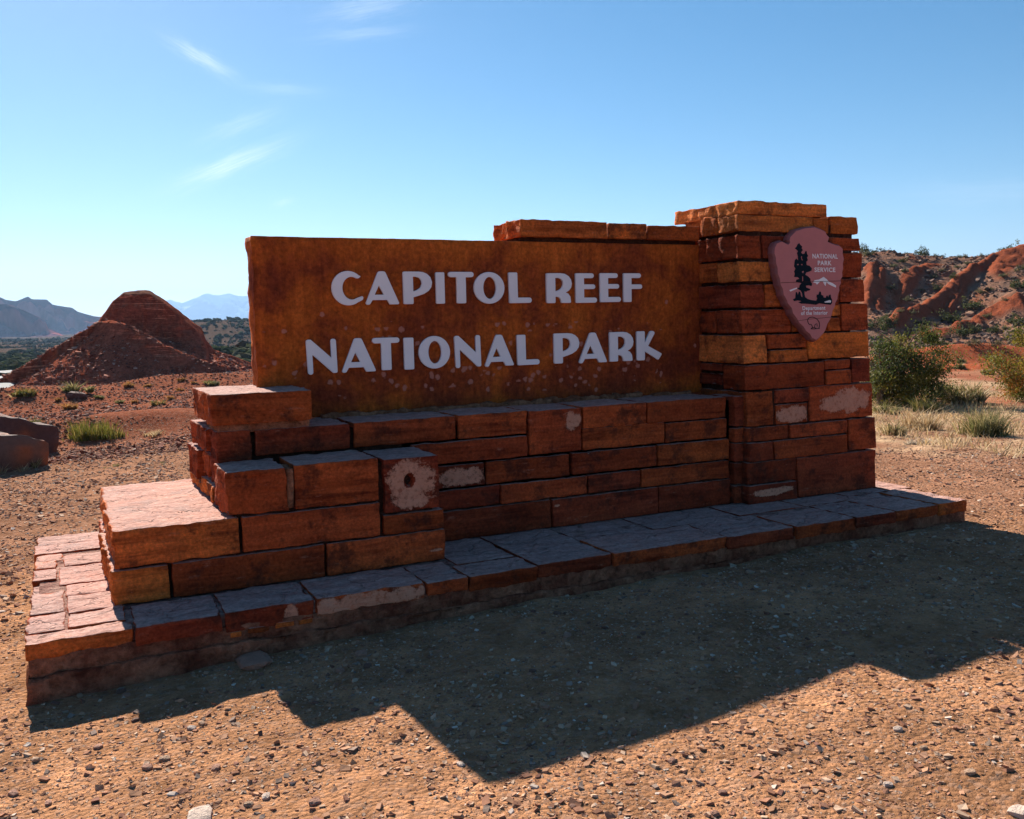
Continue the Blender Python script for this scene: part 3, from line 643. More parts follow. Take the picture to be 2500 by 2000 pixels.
w_(1.87, 2.42, .457, .573, DR); w_(2.435, 3.058, .455, .573, RD_); w_(3.07, 3.475, .457, .574, DR); w_(3.49, 4.235, .454, .574, BR)
w_(1.88, 2.787, .262, .443, DR, amp=.006); w_(2.8, 3.616, .262, .441, DR, amp=.006, patch=(2.83, .40, .022, .012)); w_(3.63, 4.25, .262, .439, DR, amp=.006)
# stepped base on the left
Yb = 4.76
def b_(x0, x1, z0, z1, c, depth=.39, **kw): stone(x0, x1, Yb + rng.uniform(-.006, .006), Yb + depth, z0, z1, c, wall, **kw)
b_(.711, 1.016, .645, .866, BR, rough_left=.022, chip=.009, amp=.009); b_(1.06, 1.513, .643, .872, BR, amp=.008)
b_(1.543, 1.86, .566, .862, DR, patch=[(1.70, .74, .135, .115), (1.70, .62, .1, .045)], amp=.005, res=.009, hole=(1.685, .735, .027, .034), label='stone with a drilled hole in its pale split face')
rough_box('mortar_joint', 1.018, 1.056, 4.772, 4.95, .645, .858, M_MORTAR_L, wall, amp=.004, res=.015)
b_(.783, 1.513, .447, .628, BR); b_(1.532, 1.882, .447, .553, BR)
stone(.172, .765, Yb, 6.16, .447, .631, OR, wall, rough_left=.035, chip=.009, top_amp=.005, res=.022)
b_(.16, .419, .264, .434, OR, .5, rough_left=.02, chip=.009); b_(.437, 1.197, .264, .434, RD_); b_(1.215, 1.89, .264, .434, BR, patch=(1.83, .325, .05, .008))
for (x0, x1, y0, y1, z0, z1, c) in [(.15, .4, 5.28, 5.72, .264, .43, OR), (.155, .4, 5.74, 6.15, .264, .432, BR), (.705, .95, 5.39, 5.95, .9, 1.03, RD_), (.72, .95, 5.39, 5.62, .755, .885, BR), (.685, .95, 5.64, 6.02, .705, .88, RD_), (.705, .95, 5.17, 5.6, .645, .73, OR), (.70, .95, 5.62, 6.1, .645, .69, OR), (.97, 1.8, 5.6, 6.1, .645, .87, RD_)]:
    stone(x0, x1, y0, y1, z0, z1, c, wall, rough_left=.03, chip=.009)
# block on top at the left end
rough_box('mortar_joint', .745, 1.245, 5.16, 5.6, 1.02, 1.078, M_MORTAR_L, wall, amp=.005, res=.02)
stone(.712, 1.257, 5.13, 5.86, 1.068, 1.234, BR, wall, rough_left=.03, chip=.009, amp=.007, top_amp=.004)
# --- panel with letters
def build_panel():
    x0, x1, y0, y1, z0, z1 = 1.052, 4.34, 5.605, 5.765, 1.03, 2.128
    me, c = stone_mesh('sign_panel', x0, x1, y0, y1, z0, z1, res=.03, amp=.0035, rad=.006, chip=.006, top_amp=.002, rough_left=.018, seed=13.0)
    n = len(me.vertices); co = np.empty(n * 3, np.float32); me.vertices.foreach_get('co', co); co = co.reshape(-1, 3); W = co + c
    # orange clean zones near the top, darker desert varnish in the middle and low right (as on the real slab)
    v = .12 * sstep(1.9, 2.1, W[:, 2]) - .05 * np.exp(-((W[:, 0] - 3.9) / .5) ** 2 - ((W[:, 2] - 1.5) / .5) ** 2) + .06 * np.exp(-((W[:, 0] - 1.3) / .35) ** 2 - ((W[:, 2] - 1.55) / .3) ** 2)
    v = v - .06 * np.exp(-((W[:, 0] - 1.75) / .6) ** 2 - ((W[:, 2] - 2.0) / .12) ** 2) - .05 * np.exp(-((W[:, 2] - 1.2) / .1) ** 2)
    vfloat(me, 'varnish', v)
    ch = .85 * np.exp(-((W[:, 2] - 1.22) / .075) ** 2) * sstep(1.3, 1.6, W[:, 0]) * (1 - sstep(3.8, 4.1, W[:, 0])) + .7 * np.exp(-((W[:, 2] - 1.555) / .03) ** 2) * sstep(1.4, 1.6, W[:, 0]) * (1 - sstep(3.7, 3.9, W[:, 0])) + .16 * np.exp(-((W[:, 2] - 1.4) / .2) ** 2)
    vfloat(me, 'chips', ch)
    o = link('sign_panel', me, M_PANEL, SIGN, tuple(np.array(c) - np.array([2.75, 5.3, 0]))); o['label'] = 'rusty orange sandstone slab bearing the park name'
    return o
PANEL = build_panel(); PANEL_C = np.array([2.75, 5.3, 0]) + np.array(PANEL.location)

def round_poly(pts, seg=5):
    """pts: (x, y) or (x, y, r)"""
    out = []; n = len(pts)
    for i in range(n):
        p = np.array(pts[i][:2], float); r = pts[i][2] if len(pts[i]) > 2 else 0
        if r <= 0: out.append(p); continue
        a = np.array(pts[i - 1][:2], float) - p; b = np.array(pts[(i + 1) % n][:2], float) - p; la, lb = np.linalg.norm(a), np.linalg.norm(b); a /= la; b /= lb
        ang = math.acos(np.clip(np.dot(a, b), -1, 1)); d = min(r / max(math.tan(ang / 2), .05), la * .48, lb * .48); rr = d * math.tan(ang / 2)
        bis = a + b; bl = np.linalg.norm(bis)
        if bl < 1e-6: out.append(p); continue
        cen = p + bis / bl * (rr / math.sin(ang / 2)); s0 = p + a * d - cen; s1 = p + b * d - cen
        t0 = math.atan2(s0[1], s0[0]); t1 = math.atan2(s1[1], s1[0]); dt = (t1 - t0 + math.pi) % (2 * math.pi) - math.pi
        for k in range(seg + 1):
            t = t0 + dt * k / seg; out.append(cen + rr * np.array([math.cos(t), math.sin(t)]))
    return out
def arc(cx, cy, rx, ry, a0, a1, n=26): return [(cx + rx * math.cos(math.radians(t)), cy - ry * math.sin(math.radians(t))) for t in np.linspace(a0, a1, n)]
def ell(cx, cy, rx, ry, n=44): return [(cx + rx * math.cos(t), cy - ry * math.sin(t)) for t in np.linspace(0, 2 * math.pi, n, endpoint=False)]
GLYPH = {
    'C': [arc(858, 592, 126, 135, 47, 306) + [(968, 684, 16), (973, 655, 16)] + arc(886, 592, 76, 93, 300, 60) + [(938, 512, 12), (958, 497, 14)]],
    'A': [[(1100, 461, 20), (1150, 461, 20), (1258, 722, 8), (1183, 722, 8), (1165, 686), (1046, 686), (1024, 723, 15), (993, 723, 12)], [(1101, 566, 4), (1062, 648, 3), (1141, 648, 3)]],
    'P': [[(1293, 462, 9), (1415, 462), (1450, 466), (1482, 480), (1507, 505), (1520, 545), (1513, 583), (1492, 612), (1455, 636), (1415, 650), (1367, 663), (1367, 717, 9), (1293, 717, 9)], [(1367, 498, 4), (1367, 621, 4), (1402, 608), (1430, 588), (1443, 556), (1437, 528), (1420, 508), (1395, 499)]],
    'I': [[(1550, 468, 8), (1618, 468, 8), (1618, 715, 8), (1550, 715, 8)]],
    'T': [[(1648, 465, 18), (1847, 465, 18), (1847, 503, 18), (1782, 503), (1782, 712, 8), (1712, 712, 8), (1712, 503), (1648, 503, 18)]],
    'O': [ell(1966, 590, 119, 125), ell(1969, 590, 53, 90)],
    'L': [[(295, 550, 8), (362, 550, 8), (364, 757), (478, 757, 18), (478, 797, 18), (298, 798, 8)]],
    'R': [[(600, 557, 8), (712, 556), (748, 561), (780, 580), (799, 608), (805, 640), (799, 672), (780, 696), (750, 713), (774, 724), (791, 748), (797, 797, 7), (719, 797, 7), (715, 770), (703, 752), (687, 746), (668, 744), (668, 797, 8), (600, 797, 8)], [(668, 590, 4), (668, 706, 4), (702, 694), (724, 676), (736, 650), (735, 622), (722, 602), (700, 591)]],
    'E': [[(836, 556, 7), (982, 556, 17), (982, 592, 17), (900, 592), (900, 647), (993, 647, 16), (993, 682, 16), (900, 682), (900, 756), (1007, 756, 18), (1007, 795, 18), (836, 795, 7)]],
    'F': [[(1223, 556, 7), (1363, 556, 17), (1363, 591, 17), (1284, 591), (1284, 647), (1373, 647, 16), (1373, 681, 16), (1284, 681), (1284, 788, 7), (1223, 788, 7)]],
    'N': [[(537, 992, 18), (571, 992, 14), (735, 1146), (733, 990, 18), (771, 990, 18), (776, 1262, 12), (744, 1262, 10), (579, 1105), (581, 1268, 18), (545, 1268, 18)]],
    'K': [[(1330, 1025, 8), (1391, 1025, 8), (1391, 1126), (1440, 1022, 16), (1478, 1030, 16), (1417, 1143), (1532, 1211, 8), (1502, 1258, 8), (1391, 1183), (1391, 1255, 8), (1330, 1255, 8)]],
}
LETTERS = [('C', 1.519, 1.717, 1.713, 1.924), ('A', 1.733, 1.950, 1.715, 1.923), ('P', 1.981, 2.177, 1.716, 1.922), ('I', 2.203, 2.263, 1.716, 1.918), ('T', 2.290, 2.470, 1.717, 1.921), ('O', 2.470, 2.692, 1.712, 1.921), ('L', 2.725, 2.895, 1.714, 1.919), ('R', 3.011, 3.210, 1.711, 1.915), ('E', 3.241, 3.412, 1.710, 1.915), ('E', 3.438, 3.610, 1.713, 1.916), ('F', 3.634, 3.792, 1.712, 1.916),
    ('N', 1.347, 1.536, 1.295, 1.511), ('A', 1.565, 1.781, 1.298, 1.510), ('T', 1.765, 1.943, 1.303, 1.508), ('I', 1.972, 2.038, 1.300, 1.504), ('O', 2.072, 2.288, 1.299, 1.510), ('N', 2.321, 2.509, 1.295, 1.508), ('A', 2.538, 2.750, 1.296, 1.506), ('L', 2.777, 2.947, 1.295, 1.501), ('P', 3.061, 3.264, 1.295, 1.503), ('A', 3.261, 3.487, 1.289, 1.502), ('R', 3.512, 3.713, 1.291, 1.501), ('K', 3.742, 3.958, 1.291, 1.502)]
def curve_mesh(name, polys, extrude, bevel=0.0, cyclic=True):
    cu = bpy.data.curves.new(name, 'CURVE'); cu.dimensions = '2D'; cu.fill_mode = 'BOTH'; cu.extrude = extrude; cu.bevel_depth = bevel; cu.bevel_resolution = 2
    for pl in polys:
        s = cu.splines.new('POLY'); s.points.add(len(pl) - 1); s.use_cyclic_u = cyclic
        for p, q in zip(s.points, pl): p.co = (q[0], q[1], 0, 1)
    o = bpy.data.objects.new(name, cu); COL.objects.link(o)
    me = bpy.data.meshes.new_from_object(o.evaluated_get(bpy.context.evaluated_depsgraph_get())); COL.objects.unlink(o); bpy.data.objects.remove(o); bpy.data.curves.remove(cu); me.name = name
    return me
for ch, X0, X1, Z0, Z1 in LETTERS:
    polys = [[(p[0], -p[1]) + tuple(p[2:]) for p in pl] for pl in GLYPH[ch]]
    polys = [round_poly(pl) for pl in polys]; al = np.array(polys[0]); mn, mx_ = al.min(0), al.max(0)
    w, h = X1 - X0 - .004, Z1 - Z0 - .004
    polys = [[((p[0] - mn[0]) / (mx_[0] - mn[0]) * w - w / 2, (p[1] - mn[1]) / (mx_[1] - mn[1]) * h - h / 2) for p in pl] for pl in polys]
    me = curve_mesh('letter', polys, .007, .002)
    o = link('letter', me, M_WHITE, PANEL); o.location = Vector(((X0 + X1) / 2, 5.603 - .012, (Z0 + Z1) / 2)) - Vector(PANEL_C); o.rotation_euler = (math.pi / 2, 0, 0); o['label'] = 'white raised letter ' + ch
# mortar bead below the panel
for k, (x0, x1, z) in enumerate([(1.42, 1.9, 1.045), (1.88, 2.5, 1.05), (2.48, 3.05, 1.055), (3.03, 3.55, 1.06), (3.54, 3.78, 1.055), (3.86, 4.2, 1.05)]):
    rough_box('mortar_bead', x0, x1, 5.54 + rng.uniform(-.01, .02), 5.62, 1.01, z + rng.uniform(-.005, .008), M_MORTAR_L, wall, amp=.018, res=.02)
# coping stones on the panel
back = group_core('coping_wall', [(2.86, 4.32, 5.764, 5.95, .9, 2.16), (2.85, 4.3, 5.63, 5.93, 2.12, 2.165)], M_MORTAR, 'row of coping stones along the top of the panel')
for (x0, x1, z1) in [(2.82, 3.503, 2.272), (3.517, 3.829, 2.264), (3.845, 4.295, 2.257)]:
    stone(x0, x1, 5.578, 6.0, 2.158, z1, OR, back, amp=.008, chip=.009, rough_left=.03 if x0 < 3 else 0)

# --- pier
pier = group_core('pier', [(4.36, 5.40, 5.17, 5.86, .24, 2.25), (4.37, 5.5, 5.10, 5.86, .24, 1.06)], M_MORTAR, 'square stone pier at the end of the wall')
def yp(z): return 5.044 + .06 * (z - .26)
def p_(x0, x1, z0, z1, c, depth=.22, **kw):
    zc = (z0 + z1) / 2; y = yp(zc) + rng.uniform(-.006, .006)
    if x1 > 5.44: depth = .78
    if 'to' in kw: depth = kw.pop('to') - y
    stone(x0, x1, y, y + depth, z0, z1, c, pier, ytilt=.06, **kw)
for (z0, z1, c) in [(.264, .392, DR), (.403, .554, DR), (.566, .695, DR), (.706, .803, RD_), (.816, 1.03, DR)]:
    stone(4.252, 4.34, 5.122, 5.4, z0, z1, c, wall)
CS = dict(rough_left=.012, chip=.009)
p_(4.312, 5.0, 2.19, 2.302, LO, to=5.385, **CS); p_(5.013, 5.152, 2.19, 2.298, OR); p_(5.18, 5.445, 2.19, 2.316, OR, chip=.009)
p_(4.313, 4.508, 2.0, 2.16, RD_, to=5.66, rough_left=.03); p_(4.524, 5.14, 2.0, 2.158, DR); p_(5.153, 5.469, 2.068, 2.16, BR)
p_(4.308, 4.592, 1.838, 1.976, LO, to=5.385, rough_left=.025); p_(4.61, 5.26, 1.838, 1.976, OR); p_(5.276, 5.486, 1.868, 2.046, RD_)
p_(4.311, 4.518, 1.656, 1.816, DR, to=5.65, **CS); p_(4.536, 4.8, 1.656, 1.816, OR); p_(4.82, 5.236, 1.656, 1.816, RD_); p_(5.252, 5.503, 1.684, 1.853, RD_)
p_(4.313, 4.758, 1.474, 1.638, RD_, to=5.395, **CS); p_(4.776, 5.1, 1.474, 1.638, OR); p_(5.117, 5.238, 1.472, 1.569, OR); p_(5.15, 5.253, 1.584, 1.665, LO); p_(5.264, 5.533, 1.472, 1.67, RD_)
p_(4.311, 4.53, 1.262, 1.458, LO, to=5.67, **CS); p_(4.548, 4.908, 1.358, 1.458, BR); p_(4.558, 4.906, 1.26, 1.344, OR); p_(4.925, 5.53, 1.27, 1.458, OR, patch=None)
p_(4.318, 5.062, 1.072, 1.246, RD_, to=5.335, **CS); p_(5.082, 5.335, 1.188, 1.255, RD_); p_(5.088, 5.333, 1.076, 1.176, BR); p_(5.347, 5.538, 1.08, 1.256, DR)
p_(4.328, 4.574, .816, 1.058, BR, to=5.6, **CS); p_(4.59, 4.906, .966, 1.062, DR); p_(4.592, 4.892, .814, .953, BR, patch=(4.74, .875, .17, .055)); p_(4.915, 5.543, .816, 1.068, RD_, patch=[(5.33, .95, .19, .085), (5.15, .925, .13, .06)])
p_(4.327, 4.702, .706, .803, RD_, to=5.4, **CS); p_(4.72, 5.277, .706, .802, RD_); p_(5.291, 5.567, .569, .804, RD_)
p_(4.325, 4.549, .566, .695, DR, to=5.4, **CS); p_(4.567, 5.275, .562, .694, RD_)
p_(4.32, 4.766, .403, .554, DR, to=5.4, **CS); p_(4.315, 4.764, .264, .392, DR, to=5.4, patch=[(4.5, .335, .16, .025), (4.65, .345, .1, .02)], rough_left=.012)
p_(4.784, 5.567, .264, .552, DR, amp=.006)
for (y0, y1, z0, z1, c) in [(5.395, 5.78, 2.185, 2.318, OR), (5.4, 5.68, 1.845, 1.985, OR), (5.41, 5.67, 1.48, 1.634, RD_), (5.35, 5.69, 1.2, 1.25, DR), (5.35, 5.69, 1.097, 1.178, DR), (5.68, 5.86, 1.66, 1.82, RD_), (5.69, 5.86, 2.0, 2.16, DR)]:
    stone(4.318, 4.6, y0, y1, z0, z1, c, pier, rough_left=.02, chip=.009)
stone(4.315, 5.137, 5.165, 5.9, 2.306, 2.398, LO, pier, 'cap_stone', rough_left=.02, chip=.009, amp=.008)
stone(5.15, 5.42, 5.45, 5.85, 2.2, 2.30, OR, pier)
for o in list(bpy.data.objects):     # parts keep their places under the sign
    if o.parent in (plinth, wall, back, pier): pass

# ------------------------------------------------------------------ arrowhead plaque on the pier
def on_pier(cx, cy):
    """plaque drawing coordinates -> X, Z on the pier's leaning face"""
    d = pix_dir(1850 + cx / 5.565, 540 + cy / 5.565); Y = 5.07
    for _ in range(5):
        P = EYE + d * (Y / d[1]); Y = yp(P[2]) - .062
    return P[0], P[2]
def build_plaque():
    cx, cz = on_pier(700, 850); cy_ = yp(cz)
    root = tag(empty('arrowhead_plaque', (cx, cy_ - .004, cz)), 'rose-brown arrowhead plaque with tree, mountain and bison emblem on the pier', 'plaque')
    root.rotation_euler = (-math.atan(.06), 0, 0)
    m_face = mat_paint('plaque_rose_paint', (0.56, 0.19, 0.175), .55, .2, .10, .10); m_edge = mat_paint('plaque_edge_paint', (0.29, 0.10, 0.095), .6, .4, .15, .15)
    m_dark = mat_paint('plaque_navy_paint', (0.004, 0.012, 0.020), .7, .1, .1, .05); m_white = mat_paint('plaque_white_paint', (0.90, 0.86, 0.84), .55, .3, .05, .05); m_crack = mat_paint('plaque_crack', (0.05, .018, .015), .9, .1, .1, .05)
    def loc(pts): 
        out = []
        for p in pts:
            X, Z = on_pier(*p); out.append((X - cx, Z - cz))
        return out
    face = [(440, 225), (520, 140), (640, 105), (770, 92), (860, 125), (918, 155), (935, 195), (966, 225), (948, 288), (1000, 315), (1060, 335), (1112, 345), (1152, 385), (1150, 450), (1166, 520), (1152, 590), (1158, 650), (1143, 700), (1148, 760), (1122, 800), (1128, 850), (1102, 900), (1108, 950), (1084, 1010), (1080, 1065), (1050, 1120), (1046, 1160), (1012, 1225), (1004, 1270), (985, 1335), (945, 1400), (930, 1450), (905, 1510), (852, 1568), (832, 1592), (792, 1620), (735, 1590), (708, 1540), (655, 1500), (620, 1440), (560, 1385), (530, 1330), (478, 1260), (462, 1190), (410, 1130), (388, 1070), (352, 1010), (340, 930), (310, 870), (298, 790), (272, 720), (268, 640), (248, 580), (243, 500), (225, 440), (232, 370), (262, 310), (318, 285), (360, 305), (410, 328), (440, 300), (430, 262)]
    outer = loc(face)
    # scalloped, carved edge: the back outline is a little larger than the painted face
    bm = bmesh.new(); n = len(outer); P = np.array(outer); cc = np.array([0.0, 0.02])
    area = 0.5 * np.sum(P[:, 0] * np.roll(P[:, 1], -1) - np.roll(P[:, 0], -1) * P[:, 1]); P = P if area > 0 else P[::-1]
    t = np.roll(P, -1, 0) - np.roll(P, 1, 0); t /= np.linalg.norm(t, axis=1)[:, None] + 1e-9; nr = np.stack([t[:, 1], -t[:, 0]], 1)
    lay = [(P, -.0585), (P + nr * .011, -.045), (P + nr * .014, -.02), (P + nr * .012, .004)]
    V = [];
    for q, y in lay: V += [(a, y, b) for a, b in q]
    F4 = [(k * n + i, k * n + (i + 1) % n, (k + 1) * n + (i + 1) % n, (k + 1) * n + i) for k in range(3) for i in range(n)]
    rim = link('carved_edge', mesh_np('carved_edge', V, np.array(F4)[:, ::-1], False), m_edge, root)
    def flat(name, polys, depth, front, mat, label=None, parent=root):
        me = curve_mesh(name, polys, depth / 2); o = link(name, me, mat, parent); o.location = (0, -front + depth / 2, 0); o.rotation_euler = (math.pi / 2, 0, 0)
        if label: o['label'] = label
        return o
    flat('board', [[tuple(p) for p in P]], .02, .060, m_face)
    tree = [(560, 305), (575, 330), (600, 355), (590, 375), (608, 400), (585, 430), (600, 455), (630, 450), (645, 415), (660, 415), (662, 445), (680, 480), (665, 500), (675, 540), (655, 560), (660, 605), (700, 615), (730, 650), (725, 680), (690, 695), (655, 705), (640, 735), (680, 760), (710, 790), (715, 830), (735, 860), (725, 890), (690, 880), (650, 885), (655, 910), (710, 930), (700, 950), (665, 955), (655, 970), (630, 960), (630, 1000), (640, 1040), (670, 1065), (720, 1080), (790, 1090), (805, 1060), (795, 1030), (800, 1005), (820, 1010), (835, 965), (850, 965), (860, 1010), (885, 1020), (890, 1045), (920, 1050), (930, 1020), (945, 1020), (950, 1050), (965, 1010), (985, 1005), (990, 1050), (1005, 1075), (1005, 1120), (985, 1145), (900, 1135), (830, 1125), (785, 1145), (700, 1135), (640, 1130), (590, 1130), (545, 1110), (590, 1095), (540, 1085), (490, 1095), (475, 1070), (505, 1055), (515, 970), (530, 975), (540, 1015), (555, 965), (570, 965), (585, 1030), (605, 1045), (600, 990), (580, 950), (530, 925), (560, 910), (565, 880), (590, 850), (515, 835), (520, 805), (560, 790), (540, 770), (490, 765), (500, 720), (490, 690), (510, 655), (490, 620), (500, 540), (520, 515), (545, 545), (540, 480), (530, 440), (545, 415), (500, 375), (520, 360), (535, 325)]
    holes = [[(585, 480), (597, 485), (596, 515), (610, 540), (595, 540), (583, 510)], [(530, 592), (552, 588), (552, 606), (530, 606)], [(585, 590), (605, 592), (603, 608), (585, 606)], [(598, 690), (618, 680), (625, 700), (610, 715), (596, 706)], [(600, 755), (612, 760), (613, 820), (600, 828)]]
    flat('tree_emblem', [loc(tree)] + [loc(h) for h in holes], .003, .0622, m_dark, 'dark navy conifer over a dark meadow')
    flat('mountain_emblem', [loc([(748, 840), (770, 810), (830, 800), (890, 765), (935, 800), (960, 830), (1010, 850), (1060, 885), (1055, 910), (1000, 885), (950, 860), (930, 830), (915, 890), (890, 850), (880, 825), (840, 830), (800, 870), (785, 850)])], .003, .0622, m_white, 'white snowy peak')
    flat('ridge_emblem', [loc([(425, 945), (525, 910), (530, 925), (440, 965)])], .003, .0622, m_white, 'white snowy ridge')
    flat('lake_emblem', [loc([(895, 1105), (970, 1080), (990, 1090), (985, 1115), (910, 1115)])], .002, .0634, m_white, 'white lake')
    def stroke(name, lines, w, mat, label=None, front=.0615):
        polys = []
        for ln in lines:
            q = np.array(ln, float); tt = np.gradient(q, axis=0); tt /= np.linalg.norm(tt, axis=1)[:, None] + 1e-9; nn = np.stack([-tt[:, 1], tt[:, 0]], 1) * w
            polys.append((q + nn, q - nn))
        V, F = [], []
        for a, b in polys:
            s = len(V); A = loc(a); Bq = loc(b); k = len(A)
            V += [(p[0], -front, p[1]) for p in A] + [(p[0], -front, p[1]) for p in Bq]
            F += [(s + i, s + i + 1, s + k + i + 1, s + k + i) for i in range(k - 1)]
        o = link(name, mesh_np(name, V, np.array(F), False), mat, root)
        if label: o['label'] = label
    stroke('bison_emblem', [[(678, 1335), (700, 1318), (735, 1312), (770, 1320), (805, 1345), (830, 1380), (836, 1430), (826, 1462)], [(680, 1332), (672, 1360), (682, 1395), (700, 1415), (718, 1408), (732, 1428), (742, 1458)], [(715, 1472), (760, 1474), (800, 1468), (838, 1466)], [(765, 1452), (775, 1412), (800, 1400), (802, 1440)], [(720, 1466), (750, 1455), (790, 1462)]], 5, m_dark, 'black outlined bison')
    stroke('crack', [[(305, 846), (500, 838), (700, 832), (900, 826), (1125, 820)]], 3.0, m_crack, front=.0628); stroke('crack', [[(545, 1362), (700, 1340), (850, 1326), (985, 1312)]], 2.6, m_crack, front=.0612)
    def text(body, x0, x1, base, hgt, label):
        cu = bpy.data.curves.new('lettering', 'FONT'); cu.body = body; cu.extrude = .001; cu.offset = .022 if body.isupper() else .018; cu.space_character = 1.12; cu.resolution_u = 4
        o = bpy.data.objects.new('lettering', cu); COL.objects.link(o); dg = bpy.context.evaluated_depsgraph_get()
        me = bpy.data.meshes.new_from_object(o.evaluated_get(dg)); COL.objects.unlink(o); bpy.data.objects.remove(o); bpy.data.curves.remove(cu)
        co = np.empty(len(me.vertices) * 3, np.float32); me.vertices.foreach_get('co', co); co = co.reshape(-1, 3); mn, mx_ = co.min(0), co.max(0)
        (ax, az), (bx, bz) = loc([(x0, base), (x1, base)]); _, tz = loc([((x0 + x1) / 2, base - hgt)])[0]; mz = (az + bz) / 2
        hcap = mx_[1] if mn[1] > -.05 else mx_[1]
        out = np.zeros_like(co); out[:, 0] = ax + (co[:, 0] - mn[0]) / (mx_[0] - mn[0]) * (bx - ax); out[:, 2] = mz + co[:, 1] / hcap * (tz - mz); out[:, 1] = -.0612 - co[:, 2] * .8
        me.vertices.foreach_set('co', out.astype(np.float32).ravel()); me.update(); link('lettering', me, m_white, root)['label'] = label
    text('NATIONAL', 740, 1082, 514, 62, 'white word NATIONAL'); text('PARK', 812, 998, 605, 60, 'white word PARK'); text('SERVICE', 768, 1050, 697, 60, 'white word SERVICE')
    text('Department', 605, 915, 1213, 52, 'white word Department'); text('of the Interior', 585, 945, 1280, 52, 'white words of the Interior')
build_plaque()

# ------------------------------------------------------------------ plants
M_LEAF = mat_vcol('juniper_foliage', .7, .25, .35, 30, 0, trans=.45); M_GRASS = mat_vcol('grass_blades', .7, .25, .2, 30, 0, trans=.35); M_BARK = mat_vcol('grey_bark', .9, .2, .6, 30, .6, .01, 30)
def cards(cent, size, up=.3, aspect=.45):
    """leaf sprays: small bent quads at given centres"""
    n = len(cent); d = rng.normal(size=(n, 3)); d[:, 2] = np.abs(d[:, 2]) * .7 + up; d /= np.linalg.norm(d, axis=1)[:, None]
    s = np.cross(d, rng.normal(size=(n, 3))); s /= np.linalg.norm(s, axis=1)[:, None]; size = np.broadcast_to(size, (n,))[:, None]
    a = cent - d * size * .5; b = cent + d * size * .5; w = s * size * aspect * .5; m = cent + np.cross(d, s) * size * .12
    V = np.stack([a, m - w, b, m + w], 1).reshape(-1, 3); F = np.arange(4 * n).reshape(n, 4); return V, F
def limb(p0, p1, r0, r1, seg=5, sides=6, wob=.08):
    p0 = np.array(p0, float); p1 = np.array(p1, float); t = np.linspace(0, 1, seg + 1)[:, None]; c = p0 + t * (p1 - p0); ln = np.linalg.norm(p1 - p0)
    c[1:-1] += rng.normal(size=(seg - 1, 3)) * wob * ln * .5; ax = (p1 - p0) / ln; s = np.cross(ax, [0.3, .9, .2]); s /= np.linalg.norm(s); u = np.cross(ax, s)
    th = np.linspace(0, 2 * math.pi, sides, endpoint=False); rr = r0 + (r1 - r0) * t
    V = (c[:, None, :] + rr[:, :, None] * (np.cos(th)[None, :, None] * s + np.sin(th)[None, :, None] * u)).reshape(-1, 3)
    i = np.arange((seg + 1) * sides).reshape(seg + 1, sides); j = np.roll(i, -1, 1); F = np.stack([i[:-1].ravel(), i[1:].ravel(), j[1:].ravel(), j[:-1].ravel()], 1); return V, F
def join(parts):
    V, F, o = [], [], 0
    for v, f in parts: V.append(v); F.append(f + o); o += len(v)
    return np.concatenate(V), np.concatenate(F)
def juniper(name, label, loc, w, h, ncl, nleaf, cols, lean=(0, 0), group=None, leaf=.05, deadwood=True, cat='tree'):
    root = tag(empty(name, tuple(loc)), label, cat, group)
    limbs = []; tips = []; R = w / 2
    for k in range(6):
        th = rng.uniform(0, 6.28); e = np.array([math.cos(th) * R * .55, math.sin(th) * R * .5, h * rng.uniform(.45, .85)]); limbs.append(limb((0, 0, -.05), e * .6, .05 * h * .7, .025 * h * .7)); limbs.append(limb(e * .58, e, .022 * h, .008 * h))
        for q in range(4):
            e2 = e + rng.normal(size=3) * R * .32; limbs.append(limb(e * .7, e2, .012 * h, .004 * h, 4, 5))
    V, F = join(limbs); me = mesh_np('trunk', V, F); C = np.tile(np.array([.16, .115, .085]), (len(V), 1)) * rng.uniform(.7, 1.3, (len(V), 1)); vcol(me, 'col', C); link('trunk', me, M_BARK, root)
    # foliage clumps in an uneven crown
    cl = []
    while len(cl) < ncl:
        p = rng.uniform(-1, 1, 3); p[2] = rng.uniform(.02, 1); rad = math.hypot(p[0], p[1]); lim = np.interp(p[2], [0, .25, .6, .85, 1], [.72, 1.0, .78, .5, .22]) * (1 + .28 * math.sin(3 * math.atan2(p[1], p[0]) + p[2] * 5 + loc[0]))
        if rad < lim and (rad > lim * .45 or rng.random() < .3): cl.append((p[0] * R + lean[0] * p[2], p[1] * R * .9 + lean[1] * p[2], p[2] * h))
    cl = np.array(cl); cs = rng.uniform(.06, .12, len(cl)) * (w + h) * .5
    P = np.repeat(cl, nleaf, 0) + rng.normal(size=(len(cl) * nleaf, 3)) * np.repeat(cs, nleaf)[:, None] * np.array([.8, .8, .65]); P[:, 2] = np.maximum(P[:, 2], .01)
    V, F = cards(P, rng.uniform(.7, 1.5, len(P)) * leaf, .35, .42)
    cc = np.array(cols); k = rng.integers(0, len(cc), len(cl)); base = np.repeat(cc[k], nleaf, 0) * rng.uniform(.65, 1.35, (len(P), 1)); me = mesh_np('crown', V, F); vcol(me, 'col', np.repeat(base, 4, 0)); link('crown', me, M_LEAF, root)
    return root
G1 = [(.09, .10, .02), (.065, .085, .02), (.17, .14, .024), (.05, .062, .018)]; G2 = [(.17, .15, .022), (.21, .15, .02), (.10, .105, .02), (.30, .11, .018)]
p = at(2215, 985); juniper('juniper_tree', 'big dark green juniper growing beside the stone pier', p, 1.8, 1.42, 70, 260, G1, group=None, leaf=.045)
p2 = at(2545, 975); juniper('juniper_tree', 'yellow-green juniper with rusty orange sprays beyond the dry grass', p2, 1.9, 1.7, 80, 230, G2, leaf=.045)
